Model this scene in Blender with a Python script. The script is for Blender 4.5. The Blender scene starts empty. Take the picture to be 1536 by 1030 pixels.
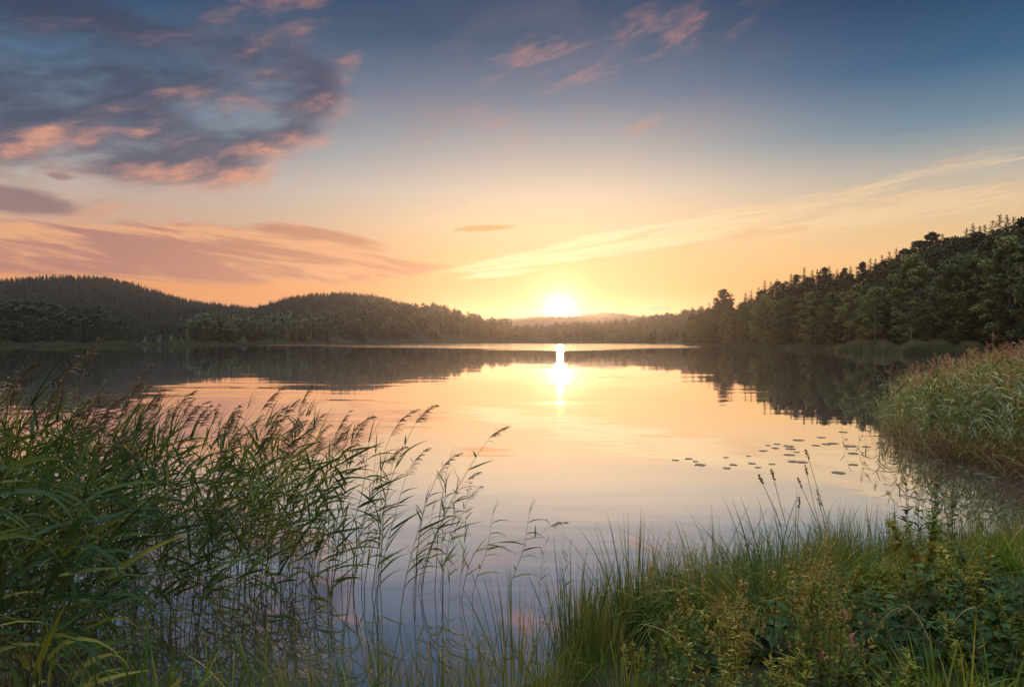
import bpy, math, random
import numpy as np
from math import radians as R, pi

S = bpy.context.scene
COL = S.collection
random.seed(7)
RNG = np.random.default_rng(7)
CAM_H, F, HY = 2.4, 1109.0, 510.5
SUN_AZ, SUN_EL = 3.72, 2.36          # degrees right of the view axis, above the horizon


def lin(r, g, b, k=1.0):
    f = lambda c: (c / 255 / 12.92) if c / 255 <= .04045 else ((c / 255 + .055) / 1.055) ** 2.4
    return (f(r) * k, f(g) * k, f(b) * k, 1.0)


def gx(px, D):                       # sideways metres of a bearing at depth D
    return (px - 768) / F * D


def gz(py, D):                       # height of a sight line at depth D
    return CAM_H + (HY - py) / F * D


def sstep(a, b, x):
    t = np.clip((x - a) / (b - a), 0, 1)
    return t * t * (3 - 2 * t)


# ------------------------------------------------------------------ objects
def tag(o, label=None, cat=None, group=None, kind=None):
    if label: o['label'] = label
    if cat: o['category'] = cat
    if group: o['group'] = group
    if kind: o['kind'] = kind
    return o


def empty(name, loc, label, cat, group=None, rz=0.0, sc=1.0):
    o = bpy.data.objects.new(name, None)
    COL.objects.link(o)
    o.location = loc
    o.rotation_euler = (0, 0, rz)
    o.scale = (sc, sc, sc)
    o.empty_display_size = .1
    return tag(o, label, cat, group)


def place(name, me, parent=None, loc=None, rz=0.0, sc=1.0):
    o = bpy.data.objects.new(name, me)
    COL.objects.link(o)
    if parent is not None: o.parent = parent
    if loc is not None: o.location = loc
    o.rotation_euler = (0, 0, rz)
    o.scale = (sc, sc, sc)
    return o


# ------------------------------------------------------------------ mesh collector
class G:
    def __init__(s):
        s.V, s.F, s.n = [], [], 0

    def add(s, v, f):
        v = np.asarray(v, float); f = np.asarray(f, int)
        s.V.append(v); s.F.append(f + s.n); s.n += len(v)

    def verts(s):
        return np.concatenate(s.V) if s.V else np.zeros((0, 3))

    def ribbon(s, pts, w, side, fold=0.0):
        pts = np.asarray(pts, float); w = np.asarray(w, float)[:, None]
        k = len(pts)
        side = np.asarray(side, float)
        if side.ndim == 1: side = np.tile(side, (k, 1))
        side = side / (np.linalg.norm(side, axis=1, keepdims=True) + 1e-9)
        if fold:
            t = np.gradient(pts, axis=0)
            nrm = np.cross(side, t); nrm /= np.linalg.norm(nrm, axis=1, keepdims=True) + 1e-9
            v = np.concatenate([pts - side * w / 2, pts - nrm * w * fold, pts + side * w / 2])
            i = np.arange(k - 1)
            f = np.concatenate([np.stack([i, i + k, i + k + 1, i + 1], 1), np.stack([i + k, i + 2 * k, i + 2 * k + 1, i + k + 1], 1)])
        else:
            v = np.concatenate([pts - side * w / 2, pts + side * w / 2])
            i = np.arange(k - 1)
            f = np.stack([i, i + k, i + k + 1, i + 1], 1)
        s.add(v, f)

    def tube(s, pts, r, n=5):
        pts = np.asarray(pts, float); r = np.asarray(r, float)
        k = len(pts)
        t = np.gradient(pts, axis=0); t /= np.linalg.norm(t, axis=1, keepdims=True) + 1e-9
        ref = np.array([0.31, 0.95, 0.05])
        a = np.cross(t, ref); a /= np.linalg.norm(a, axis=1, keepdims=True) + 1e-9
        b = np.cross(t, a)
        th = np.arange(n) / n * 2 * pi
        v = (pts[:, None] + r[:, None, None] * (np.cos(th)[None, :, None] * a[:, None] + np.sin(th)[None, :, None] * b[:, None])).reshape(-1, 3)
        i, j = np.meshgrid(np.arange(k - 1), np.arange(n), indexing='ij')
        i = i.ravel(); j = j.ravel(); j2 = (j + 1) % n
        s.add(v, np.stack([i * n + j, i * n + j2, (i + 1) * n + j2, (i + 1) * n + j], 1))

    def cards(s, c, nrm, size, rng, aspect=1.6, bend=0.25):
        """leaf sprays: small bent kites"""
        n = len(c)
        nrm = nrm / (np.linalg.norm(nrm, axis=1, keepdims=True) + 1e-9)
        q = rng.normal(size=(n, 3))
        a = np.cross(nrm, q); a /= np.linalg.norm(a, axis=1, keepdims=True) + 1e-9
        b = np.cross(nrm, a)
        size = np.broadcast_to(size, (n,))[:, None]
        L = size * aspect / 2; W = size / 2
        v = np.stack([c - a * L, c + b * W - nrm * bend * size, c + a * L, c - b * W - nrm * bend * size], 1).reshape(-1, 3)
        s.add(v, np.arange(4 * n).reshape(n, 4))

    def mesh(s, name, mat, smooth=False):
        return make_mesh(name, s.V, s.F, mat, smooth)


def make_mesh(name, VL, FL, mat, smooth=False):
    me = bpy.data.meshes.new(name)
    V = np.concatenate(VL)
    tot, loops = [], []
    for f in FL:
        tot.append(np.full(len(f), f.shape[1])); loops.append(f.ravel())
    tot = np.concatenate(tot); loops = np.concatenate(loops)
    me.vertices.add(len(V)); me.vertices.foreach_set('co', V.ravel())
    me.loops.add(len(loops)); me.loops.foreach_set('vertex_index', loops)
    me.polygons.add(len(tot))
    me.polygons.foreach_set('loop_start', np.concatenate([[0], np.cumsum(tot)[:-1]]))
    if smooth: me.polygons.foreach_set('use_smooth', np.ones(len(tot), bool))
    me.update(calc_edges=True)
    me.materials.append(mat)
    return me


def merged(name, gs, tf, mat, smooth=False):
    """one mesh of many copies; tf = list of (variant, x, y, z, rz, scale, zscale)"""
    VL, FL, n = [], [], 0
    flat = [(g.verts(), g.F) for g in gs]
    for (i, x, y, z, rz, sc, zs) in tf:
        v, fs = flat[i]
        c, s_ = math.cos(rz), math.sin(rz)
        VL.append(np.stack([(v[:, 0] * c - v[:, 1] * s_) * sc + x, (v[:, 0] * s_ + v[:, 1] * c) * sc + y, v[:, 2] * sc * zs + z], 1))
        for f in fs: FL.append(f + n)
        n += len(v)
    return make_mesh(name, VL, FL, mat, smooth)


# ------------------------------------------------------------------ node helper
class NT:
    def __init__(s, tree): s.t = tree

    def new(s, kind, **kw):
        n = s.t.nodes.new(kind)
        for k, v in kw.items(): setattr(n, k, v)
        return n

    def put(s, sock, v):
        if isinstance(v, bpy.types.NodeSocket): s.t.links.new(v, sock)
        else: sock.default_value = v

    def m(s, op, *a, clamp=False):
        n = s.new('ShaderNodeMath', operation=op, use_clamp=clamp)
        for i, v in enumerate(a): s.put(n.inputs[i], v)
        return n.outputs[0]

    def vm(s, op, *a):
        n = s.new('ShaderNodeVectorMath', operation=op)
        if op == 'SCALE': s.put(n.inputs[0], a[0]); s.put(n.inputs['Scale'], a[1])
        else:
            for i, v in enumerate(a): s.put(n.inputs[i], v)
        return n.outputs[1] if op in ('DOT_PRODUCT', 'LENGTH') else n.outputs[0]

    def xyz(s, x, y, z):
        n = s.new('ShaderNodeCombineXYZ')
        for i, v in enumerate((x, y, z)): s.put(n.inputs[i], v)
        return n.outputs[0]

    def sep(s, v):
        n = s.new('ShaderNodeSeparateXYZ'); s.put(n.inputs[0], v)
        return n.outputs

    def ss(s, lo, hi, v, a=0.0, b=1.0):
        n = s.new('ShaderNodeMapRange', interpolation_type='SMOOTHSTEP')
        s.put(n.inputs[0], v); s.put(n.inputs[1], lo); s.put(n.inputs[2], hi); s.put(n.inputs[3], a); s.put(n.inputs[4], b)
        return n.outputs[0]

    def lr(s, lo, hi, v, a=0.0, b=1.0):
        n = s.new('ShaderNodeMapRange')
        s.put(n.inputs[0], v); s.put(n.inputs[1], lo); s.put(n.inputs[2], hi); s.put(n.inputs[3], a); s.put(n.inputs[4], b)
        return n.outputs[0]

    def mix(s, f, a, b, mode='MIX'):
        n = s.new('ShaderNodeMix', data_type='RGBA', blend_type=mode)
        s.put(n.inputs[0], f); s.put(n.inputs[6], a); s.put(n.inputs[7], b)
        return n.outputs[2]

    def noise(s, vec, scale=1.0, detail=4.0, rough=.5, dist=0.0, col=False, lac=2.0):
        n = s.new('ShaderNodeTexNoise')
        s.put(n.inputs['Vector'], vec)
        n.inputs['Scale'].default_value = scale; n.inputs['Detail'].default_value = detail
        n.inputs['Roughness'].default_value = rough; n.inputs['Distortion'].default_value = dist
        n.inputs['Lacunarity'].default_value = lac
        return n.outputs['Color' if col else 'Fac']

    def ramp(s, f, stops, interp='LINEAR'):
        n = s.new('ShaderNodeValToRGB'); s.put(n.inputs[0], f)
        e = n.color_ramp.elements; n.color_ramp.interpolation = interp
        while len(e) < len(stops): e.new(0.5)
        for el, (p, c) in zip(e, stops): el.position = p; el.color = c
        return n.outputs[0]


def material(name):
    m = bpy.data.materials.new(name); m.use_nodes = True
    m.node_tree.nodes.clear()
    nt = NT(m.node_tree)
    out = nt.new('ShaderNodeOutputMaterial')
    return m, nt, out


def foliage_mat(name, cols, trans=.35, scale=.5, rough=.55, spec=.25, ttint=(1.25, 1.1, .55)):
    """leaves: colour varies per leaf and in broad patches, thin enough to let light through"""
    m, nt, out = material(name)
    geo = nt.new('ShaderNodeNewGeometry')
    tc = nt.new('ShaderNodeTexCoord')
    oi = nt.new('ShaderNodeObjectInfo')
    patch = nt.noise(geo.outputs['Position'], scale, 3, .6)
    f = nt.m('ADD', nt.m('MULTIPLY', nt.m('POWER', geo.outputs['Random Per Island'], 1.3), .78), nt.m('MULTIPLY', oi.outputs['Random'], .15))
    f = nt.m('ADD', f, nt.lr(.35, .65, patch, -.2, .4), clamp=True)
    stops = [(i / (len(cols) - 1), c) for i, c in enumerate(cols)]
    c = nt.ramp(f, stops)
    p = nt.new('ShaderNodeBsdfPrincipled')
    nt.put(p.inputs['Base Color'], c); p.inputs['Roughness'].default_value = rough
    p.inputs['Specular IOR Level'].default_value = spec
    tr = nt.new('ShaderNodeBsdfTranslucent')
    nt.put(tr.inputs[0], nt.mix(1.0, c, (*ttint, 1), 'MULTIPLY'))
    mx = nt.new('ShaderNodeMixShader'); mx.inputs[0].default_value = trans
    nt.put(mx.inputs[1], p.outputs[0]); nt.put(mx.inputs[2], tr.outputs[0])
    nt.put(out.inputs[0], mx.outputs[0])
    return m


def bark_mat(name, a, b, scale=6):
    m, nt, out = material(name)
    tc = nt.new('ShaderNodeTexCoord')
    v = nt.vm('MULTIPLY', tc.outputs['Object'], (1, 1, .25))
    c = nt.ramp(nt.noise(v, scale, 5, .65), [(.35, a), (.65, b)])
    p = nt.new('ShaderNodeBsdfPrincipled'); nt.put(p.inputs['Base Color'], c); p.inputs['Roughness'].default_value = .85
    nt.put(out.inputs[0], p.outputs[0])
    return m


def c3(r, g, b): return (r, g, b, 1)


M = {}
M['reed_leaf'] = foliage_mat('reed_leaf', [c3(.014, .038, .018), c3(.032, .068, .018), c3(.075, .11, .022), c3(.20, .19, .045)], .38, .9, .6, .15)
M['reed_stem'] = foliage_mat('reed_stem', [c3(.02, .024, .010), c3(.045, .042, .018), c3(.09, .07, .03)], .0, 1.2)
M['plume'] = foliage_mat('reed_plume', [c3(.09, .072, .058), c3(.16, .125, .098), c3(.28, .225, .17)], .16, 1.5, .8, .1, (1.1, 1, .9))
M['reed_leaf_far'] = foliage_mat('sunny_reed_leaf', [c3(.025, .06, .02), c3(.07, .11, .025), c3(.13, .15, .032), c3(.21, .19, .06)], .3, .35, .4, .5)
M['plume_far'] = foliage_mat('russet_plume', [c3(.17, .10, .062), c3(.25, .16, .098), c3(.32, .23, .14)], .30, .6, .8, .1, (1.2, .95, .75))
M['strip'] = foliage_mat('shore_reed', [c3(.03, .05, .026), c3(.048, .068, .034), c3(.08, .095, .05)], .3, .08)
M['reed_straw'] = foliage_mat('reed_straw', [c3(.07, .045, .018), c3(.13, .08, .03), c3(.18, .13, .05)], .15, .6)
M['sedge'] = foliage_mat('sedge_blade', [c3(.02, .05, .018), c3(.045, .085, .02), c3(.09, .125, .025), c3(.22, .18, .065)], .38, 1.3, .55, .15)
M['grass'] = foliage_mat('grass_blade', [c3(.025, .065, .014), c3(.055, .11, .018), c3(.11, .16, .025), c3(.24, .2, .07)], .4, 1.0, .6, .12)
M['lime'] = foliage_mat('lime_blade', [c3(.03, .075, .012), c3(.065, .12, .016), c3(.12, .17, .028), c3(.24, .2, .07)], .4, 1.6, .5, .15)
M['gold'] = foliage_mat('golden_leaf', [c3(.05, .08, .012), c3(.12, .14, .018), c3(.21, .20, .03), c3(.32, .29, .09)], .36, 2.2, .7, .08)
M['rust'] = foliage_mat('rusty_floret', [c3(.12, .085, .028), c3(.22, .16, .05), c3(.30, .24, .10)], .2, 3, .8, .05)
M['olive'] = foliage_mat('olive_leaf', [c3(.035, .08, .014), c3(.075, .13, .02), c3(.15, .18, .03), c3(.24, .2, .06)], .36, 2.2, .7, .08)
M['herb'] = foliage_mat('dark_herb_leaf', [c3(.010, .030, .012), c3(.02, .052, .017), c3(.05, .095, .025)], .2, 1.8, .65, .1)
M['wstem'] = foliage_mat('weed_stem', [c3(.06, .05, .02), c3(.11, .07, .03), c3(.15, .09, .04)], .0, 2)
M['straw'] = foliage_mat('dry_straw', [c3(.20, .14, .07), c3(.30, .22, .12)], .2, 2, .9, .05)
M['seed'] = foliage_mat('seed_head', [c3(.05, .035, .02), c3(.09, .06, .035)], .1, 3)
M['pink'] = foliage_mat('pink_floret', [c3(.35, .10, .16), c3(.45, .2, .22)], .3, 3)
M['pad'] = foliage_mat('lily_pad', [c3(.03, .035, .022), c3(.055, .055, .035), c3(.09, .08, .055)], .0, 3, .35, .5)
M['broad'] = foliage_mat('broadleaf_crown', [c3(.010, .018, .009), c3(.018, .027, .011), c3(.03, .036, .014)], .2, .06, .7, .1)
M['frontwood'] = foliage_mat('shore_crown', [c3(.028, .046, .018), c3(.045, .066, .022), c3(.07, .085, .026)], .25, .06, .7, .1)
M['birch'] = foliage_mat('pale_birch_crown', [c3(.055, .075, .022), c3(.085, .105, .028), c3(.12, .13, .036)], .28, .06, .6, .2)
M['conifer'] = foliage_mat('conifer_needles', [c3(.008, .016, .010), c3(.014, .024, .012), c3(.022, .032, .014)], .1, .06, .7, .15)
M['leftwood'] = foliage_mat('shore_wood_crown', [c3(.012, .026, .017), c3(.020, .038, .020), c3(.036, .052, .022)], .25, .05, .6, .2)
M['hillwood'] = foliage_mat('hill_wood', [c3(.009, .016, .014), c3(.012, .019, .016), c3(.016, .022, .017)], .08, .02, .8, .1)
M['bark'] = bark_mat('bark', c3(.03, .022, .016), c3(.075, .06, .045))
M['birchbark'] = bark_mat('birch_bark', c3(.05, .045, .04), c3(.20, .19, .17), 3)

# ------------------------------------------------------------------ terrain
_sh = np.array([(-180, 0), (-120, 0), (-95, 6), (-80, 25), (-60, 120), (-45, 300), (-35, 370), (-30, 385), (-25, 430), (-18, 520), (-12, 640), (-5, 760), (2, 800), (8, 700), (11.5, 560), (13.2, 440), (15.5, 350), (18, 285), (21.5, 225), (25, 185), (28, 160), (31, 150), (35, 125), (40, 85), (50, 50), (65, 24), (85, 8), (120, 0), (180, 0)], float)


def shore_r(az): return np.interp(az, _sh[:, 0], _sh[:, 1])


_be = np.array([(-60, 3.2), (-5, 4.0), (-3, 4.3), (-1.5, 4.6), (0, 5.0), (.7, 5.6), (1.5, 6.5), (3, 7.4), (4.7, 7.8), (6.4, 8.8), (8.5, 10.5), (12, 12), (60, 14)], float)


def bank_y(x): return np.interp(x, _be[:, 0], _be[:, 1])


def pxaz(p): return math.degrees(math.atan((p - 768) / F))


HILLS = [  # crest distance, spread in front, spread behind, canopy height there, [(px, py)]
    (1150, 330, 300, 11, [(-700, 470), (-400, 440), (-200, 424), (0, 419), (60, 414), (110, 412), (160, 415), (200, 424), (240, 437), (280, 449), (330, 455), (380, 461), (440, 480), (500, 512)]),
    (900, 190, 220, 10, [(300, 505), (350, 478), (385, 461), (430, 447), (470, 440), (510, 437), (555, 440), (590, 449), (630, 460), (670, 470), (710, 480), (750, 490), (800, 505), (850, 513)]),
    (2450, 350, 300, 9, [(560, 505), (640, 487), (700, 478), (730, 475.5), (780, 474.5), (800, 472), (830, 470.5), (880, 471.5), (940, 478), (1000, 495), (1040, 510)]),
    (2950, 220, 200, 9, [(800, 490), (850, 474), (880, 468), (905, 464.5), (930, 467), (960, 471), (1000, 474), (1100, 480), (1250, 500)]),
    (860, 90, 200, 10, [(690, 512), (740, 491), (800, 487), (860, 484), (920, 480), (950, 475), (985, 472), (1020, 470), (1060, 469), (1130, 468), (1250, 480)]),
]


def ground(x, y):
    x = np.asarray(x, float); y = np.asarray(y, float)
    r = np.hypot(x, y); az = np.degrees(np.arctan2(x, y))
    d = r - shore_r(az)
    front = np.abs(az) < 85
    zf = np.where(d > 0, .25 * sstep(0, 6, d) + np.minimum(d, 60) * .006, -1.2 * sstep(0, 8, -d))
    # wooded slope behind the right-hand shore
    k = sstep(12.5, 24, az) * sstep(95, 70, az)
    zf = zf + k * sstep(10, 140, d) * 17 + sstep(10.5, 14, az) * sstep(95, 70, az) * sstep(8, 90, d) * 5
    hh = np.zeros_like(zf)
    for rc, wf, wb, can, prof in HILLS:
        a = np.array([pxaz(p) for p, _ in prof]); h = np.array([max(0, gz(q, rc * .97 * math.cos(R(b))) - can) for b, (_, q) in zip(a, prof)])
        H = np.interp(az, a, h, left=0, right=0)
        w = np.where(r < rc, wf, wb)
        hh = np.maximum(hh, np.where(d > 0, H * np.exp(-((r - rc) / w) ** 2) * sstep(0, 40, d), 0))
    zf = zf + hh
    zf = np.where(r < 30, -1.2, zf)
    db = bank_y(x) - y
    zb = np.where(db > 0, .02 + .42 * sstep(0, 2.0, db) + .35 * sstep(2, 8, db), -.9 * sstep(0, 2.2, -db))
    near = (r < 60) | ~front
    z = np.where(near, np.maximum(zb, np.where(front, zf, zb)), zf)
    return z + np.where(db > 0, .03 * np.sin(x * 5.1 + 1.3 * np.sin(y * 3.7)) * np.sin(y * 4.3) * sstep(.2, 1.0, db) * near, 0)


def build_ground():
    azs = np.concatenate([np.linspace(-180, -60, 25)[:-1], np.linspace(-60, 60, 420)[:-1], np.linspace(60, 180, 26)[:-1]])
    rs = np.concatenate([[.3, .8, 1.5, 2.2], np.arange(2.8, 14, .28), np.geomspace(14.5, 3400, 150)])
    A, Q = np.meshgrid(np.radians(azs), rs, indexing='ij')
    X, Y = Q * np.sin(A), Q * np.cos(A)
    Z = ground(X, Y)
    Z = Z + np.where(Q > 2000, 2.2 * np.sin(X * .07) * np.sin(Y * .05 + X * .021) + 1.4 * np.sin(X * .19 + 2), 0) * sstep(2, 30, Z)
    na, nr = A.shape
    V = np.concatenate([np.stack([X, Y, Z], -1).reshape(-1, 3), [[0, 0, float(ground(0, 0))]]])
    i, j = np.meshgrid(np.arange(na), np.arange(nr - 1), indexing='ij'); i = i.ravel(); j = j.ravel(); i2 = (i + 1) % na
    f = np.stack([i * nr + j, i * nr + j + 1, i2 * nr + j + 1, i2 * nr + j], 1)
    a = np.arange(na); tri = np.stack([a * nr, ((a + 1) % na) * nr, np.full(na, len(V) - 1)], 1)[:, [0, 2, 1]]
    m, nt, out = material('soil_and_turf')
    geo = nt.new('ShaderNodeNewGeometry'); P = geo.outputs['Position']
    near = nt.ramp(nt.noise(P, 3.5, 6, .65), [(.3, c3(.008, .008, .005)), (.5, c3(.014, .016, .008)), (.7, c3(.028, .03, .012))])
    far = nt.ramp(nt.noise(P, .05, 6, .7), [(.35, c3(.009, .015, .012)), (.65, c3(.017, .022, .015))])
    c = nt.mix(nt.ss(30, 120, nt.vm('LENGTH', P)), near, far)
    p = nt.new('ShaderNodeBsdfPrincipled'); nt.put(p.inputs['Base Color'], c); p.inputs['Roughness'].default_value = .95
    p.inputs['Specular IOR Level'].default_value = .1
    b = nt.new('ShaderNodeBump'); b.inputs['Strength'].default_value = .6; b.inputs['Distance'].default_value = .05
    nt.put(b.inputs['Height'], nt.noise(P, 14, 5, .6)); nt.put(p.inputs['Normal'], b.outputs[0])
    nt.put(out.inputs[0], p.outputs[0])
    o = place('ground', make_mesh('ground', [V], [f, tri], m, True))
    tag(o, kind='structure')


def build_water():
    m, nt, out = material('lake_water')
    geo = nt.new('ShaderNodeNewGeometry'); P = geo.outputs['Position']
    x, y, z = nt.sep(P)
    dist = nt.vm('LENGTH', P)
    # slow swell plus fine ripples, crests lying across the view
    w1 = nt.vm('SUBTRACT', nt.noise(nt.vm('MULTIPLY', P, (.16, .75, 1)), 1, 2, .5, .4, col=True), (.5, .5, .5))
    w2 = nt.vm('SUBTRACT', nt.noise(nt.vm('MULTIPLY', P, (.9, 4.2, 1)), 1, 2, .5, .3, col=True), (.5, .5, .5))
    w3 = nt.vm('SUBTRACT', nt.noise(nt.vm('MULTIPLY', P, (.035, .11, 1)), 1, 2, .5, .4, col=True), (.5, .5, .5))
    patch = nt.m('MULTIPLY', nt.ss(.42, .68, nt.noise(nt.vm('MULTIPLY', P, (.05, .16, 1)), 1, 3, .5, .6)), nt.ss(75, 22, dist))
    a1 = nt.m('ADD', .008, nt.m('MULTIPLY', patch, .075))
    sl = nt.vm('ADD', nt.vm('SCALE', w1, 1.0), nt.vm('SCALE', w2, .45))
    n1 = sl.node; 
    slope = nt.new('ShaderNodeVectorMath', operation='SCALE'); nt.put(slope.inputs[0], sl); nt.put(slope.inputs['Scale'], a1)
    s3 = nt.new('ShaderNodeVectorMath', operation='SCALE'); nt.put(s3.inputs[0], w3); s3.inputs['Scale'].default_value = .007
    slope = nt.vm('ADD', slope.outputs[0], s3.outputs[0])
    # wind-ruffled streak far out: facets turned to the near side
    edge = nt.m('ADD', 178.0, nt.m('MULTIPLY', nt.m('ABSOLUTE', nt.m('SUBTRACT', x, 12.0)), 1.25))
    edge = nt.m('ADD', edge, nt.lr(0, 1, nt.noise(nt.vm('MULTIPLY', P, (.012, .03, 1)), 1, 3, .6), -60, 60))
    mask = nt.m('MULTIPLY', nt.ss(-12, 25, nt.m('SUBTRACT', y, edge)), nt.ss(720, 560, y))
    holes = nt.ss(.36, .46, nt.noise(nt.vm('MULTIPLY', P, (.01, .05, 1)), 1, 3, .6))
    mask = nt.m('MULTIPLY', mask, holes)
    rr = nt.sep(nt.noise(nt.vm('MULTIPLY', P, (.8, 3.1, 1)), 1, 1, .5, col=True))
    sx, sy, _ = nt.sep(slope)
    ry = nt.m('MULTIPLY', nt.m('MULTIPLY', nt.m('ABSOLUTE', nt.m('SUBTRACT', rr[1], .35)), -.22), mask)
    rx = nt.m('MULTIPLY', nt.m('MULTIPLY', nt.m('SUBTRACT', rr[0], .5), .06), mask)
    nrm = nt.vm('NORMALIZE', nt.xyz(nt.m('ADD', nt.m('MULTIPLY', sx, .45), rx), nt.m('ADD', sy, ry), 1.0))
    lw = nt.new('ShaderNodeLayerWeight'); lw.inputs['Blend'].default_value = .5
    fac = nt.lr(.45, 1.0, lw.outputs['Facing'], .62, .97)
    g = nt.new('ShaderNodeBsdfGlossy'); g.inputs['Roughness'].default_value = .02
    g.inputs['Color'].default_value = (.97, .96, .95, 1)
    nt.put(g.inputs['Normal'], nrm)
    d = nt.new('ShaderNodeBsdfDiffuse'); d.inputs['Color'].default_value = (.055, .060, .066, 1)
    mx = nt.new('ShaderNodeMixShader'); nt.put(mx.inputs[0], fac); nt.put(mx.inputs[1], d.outputs[0]); nt.put(mx.inputs[2], g.outputs[0])
    nt.put(out.inputs[0], mx.outputs[0])
    azs = np.linspace(-100, 100, 161)
    V = [(0, -3, 0)]; 
    for a in azs: V.append((900 * math.sin(R(a)), 900 * math.cos(R(a)), 0))
    f = np.array([(0, i + 1, i) for i in range(1, len(azs))])
    o = place('lake_water', make_mesh('lake_water', [np.array(V, float)], [f], m))
    tag(o, kind='structure')


# ------------------------------------------------------------------ curved blades
def blade_path(p0, d0, L, droop, k=6):
    p = np.array(p0, float); d = np.array(d0, float); d /= np.linalg.norm(d)
    pts = [p.copy()]; ds = L / (k - 1)
    for _ in range(k - 1):
        p = p + d * ds; pts.append(p.copy())
        d = d + np.array([0, 0, -1.0]) * droop * ds; d /= np.linalg.norm(d)
    return np.array(pts)


def perp(d):
    s = np.cross(d, (0, 0, 1.0))
    n = np.linalg.norm(s)
    return s / n if n > 1e-4 else np.array([1.0, 0, 0])


def reed(rng, H, lean, nleaf=13, plume=True, lw=.024, ll=.38, low=.22, fluff=46, bent=False, k=6):
    """common reed blown towards +x: cane, leaves, feathery head"""
    st, lf, pl = G(), G(), G()
    t = np.linspace(0, 1, 11)
    wob = rng.normal(0, .012, 2)
    x = lean * H * (.25 * t + .75 * t ** 2.1) + wob[0] * np.sin(t * 7)
    if bent: x = x + H * .35 * sstep(.45, 1, t)
    zz = H * (t - .16 * lean * lean * t ** 3) - (H * .30 * sstep(.5, 1, t) if bent else 0)
    y = wob[1] * np.sin(t * 6 + 1) * H + rng.normal(0, .04) * H * t ** 2
    P = np.stack([x, y, zz], 1)
    st.tube(P, .0046 - .003 * t, 4)
    T = np.gradient(P, axis=0); T /= np.linalg.norm(T, axis=1, keepdims=True)
    for i in range(nleaf):
        u = low + (.95 - low) * (i + rng.uniform(0, .6)) / nleaf
        a = u * 10; i0 = min(int(a), 9); q = P[i0] * (1 - a + i0) + P[i0 + 1] * (a - i0)
        tt = T[min(i0 + 1, 10)]
        back = rng.random() < .24
        az = rng.normal(0, .8) + (pi if back else 0)
        out = np.array([math.cos(az), math.sin(az), 0])
        el = rng.uniform(.1, 1.15) if not back else rng.uniform(.6, 1.3)
        d = out * math.cos(el) + tt * math.sin(el)
        L = ll * rng.uniform(.65, 1.2) * (.75 + .5 * math.sin(pi * min(1, u * 1.02))) * (.7 if back else 1)
        pts = blade_path(q, d, L, rng.uniform(.1, 1.0) ** 2 * 5.0 + .3, k)
        s = np.linspace(0, 1, k)
        W = lw * rng.uniform(.75, 1.2) * np.clip(np.minimum(.45 + 3.2 * s, (1 - s) ** .75 * 1.35), .02, 1)
        sd = perp(d); roll = rng.normal(0, .75); up = np.cross(sd, d)
        lf.ribbon(pts, W, sd * math.cos(roll) + up * math.sin(roll), .18)
    # sheath tip leaf
    if not plume:
        for j in range(2):
            d = T[-1] + np.array([.25 * (j + .4), rng.normal(0, .2), .1])
            pts = blade_path(P[-1], d, ll * .7, 2.0, k); s = np.linspace(0, 1, k)
            lf.ribbon(pts, lw * .6 * (1 - s) ** .6 + .001, perp(d), .18)
    else:
        L = .30 * rng.uniform(.8, 1.25)
        ax = blade_path(P[-1], T[-1] + np.array([.15, 0, .1]), L, 3.2, 9)
        st.tube(ax, np.linspace(.0016, .0006, 9), 3)
        for i in range(fluff):
            u = rng.uniform(0, 1) ** .9
            a = u * 8; i0 = min(int(a), 7); q = ax[i0] * (1 - a + i0) + ax[i0 + 1] * (a - i0)
            az = rng.normal(0, .9)
            d = np.array([math.cos(az) * .9, math.sin(az) * .8, rng.uniform(.1, .9)]) + (ax[i0 + 1] - ax[i0]) / L * 5
            l = rng.uniform(.06, .15) * (1.15 - .65 * u)
            b = blade_path(q, d, l, rng.uniform(8, 22), 5)
            pl.ribbon(b, np.array([.0025, .0055, .0075, .006, .0012]) * rng.uniform(.8, 1.25), perp(d) * .7 + np.array([0, 0, .7]))
    return st, lf, pl


def tuft(rng, n, h, spread, w, droop, lean=(0, 0), splay=.5, k=6):
    g = G()
    for _ in range(n):
        a = rng.uniform(0, 2 * pi); r = spread * math.sqrt(rng.random())
        p = np.array([math.cos(a) * r, math.sin(a) * r, -.03])
        a2 = a + rng.normal(0, .7)
        o = splay * rng.uniform(.1, 1) * (.4 + .6 * r / max(spread, 1e-3))
        d = np.array([math.cos(a2) * o + lean[0], math.sin(a2) * o + lean[1], 1.0])
        L = h * rng.uniform(.5, 1.1)
        pts = blade_path(p, d, L, droop * rng.uniform(.3, 1.6), k)
        s = np.linspace(0, 1, k)
        sd = perp(d); ro = rng.normal(0, .9); up = np.cross(sd, d / np.linalg.norm(d))
        g.ribbon(pts, w * rng.uniform(.6, 1.2) * np.clip((1 - s) ** .6 * (.6 + s), .03, 1), sd * math.cos(ro) + up * math.sin(ro))
    return g


def leafblade(g, p, d, L, W, rng, droop=3.0, k=5, fold=.12):
    s = np.linspace(0, 1, k)
    pts = blade_path(p, d, L, droop * rng.uniform(.5, 1.5), k)
    sd = perp(np.array(d)); ro = rng.normal(0, .35); up = np.cross(sd, np.array(d) / np.linalg.norm(d))
    g.ribbon(pts, W * np.clip(np.sin(pi * np.clip(s * .94 + .06, 0, 1) ** .75), .04, 1), sd * math.cos(ro) + up * math.sin(ro), fold)


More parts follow.
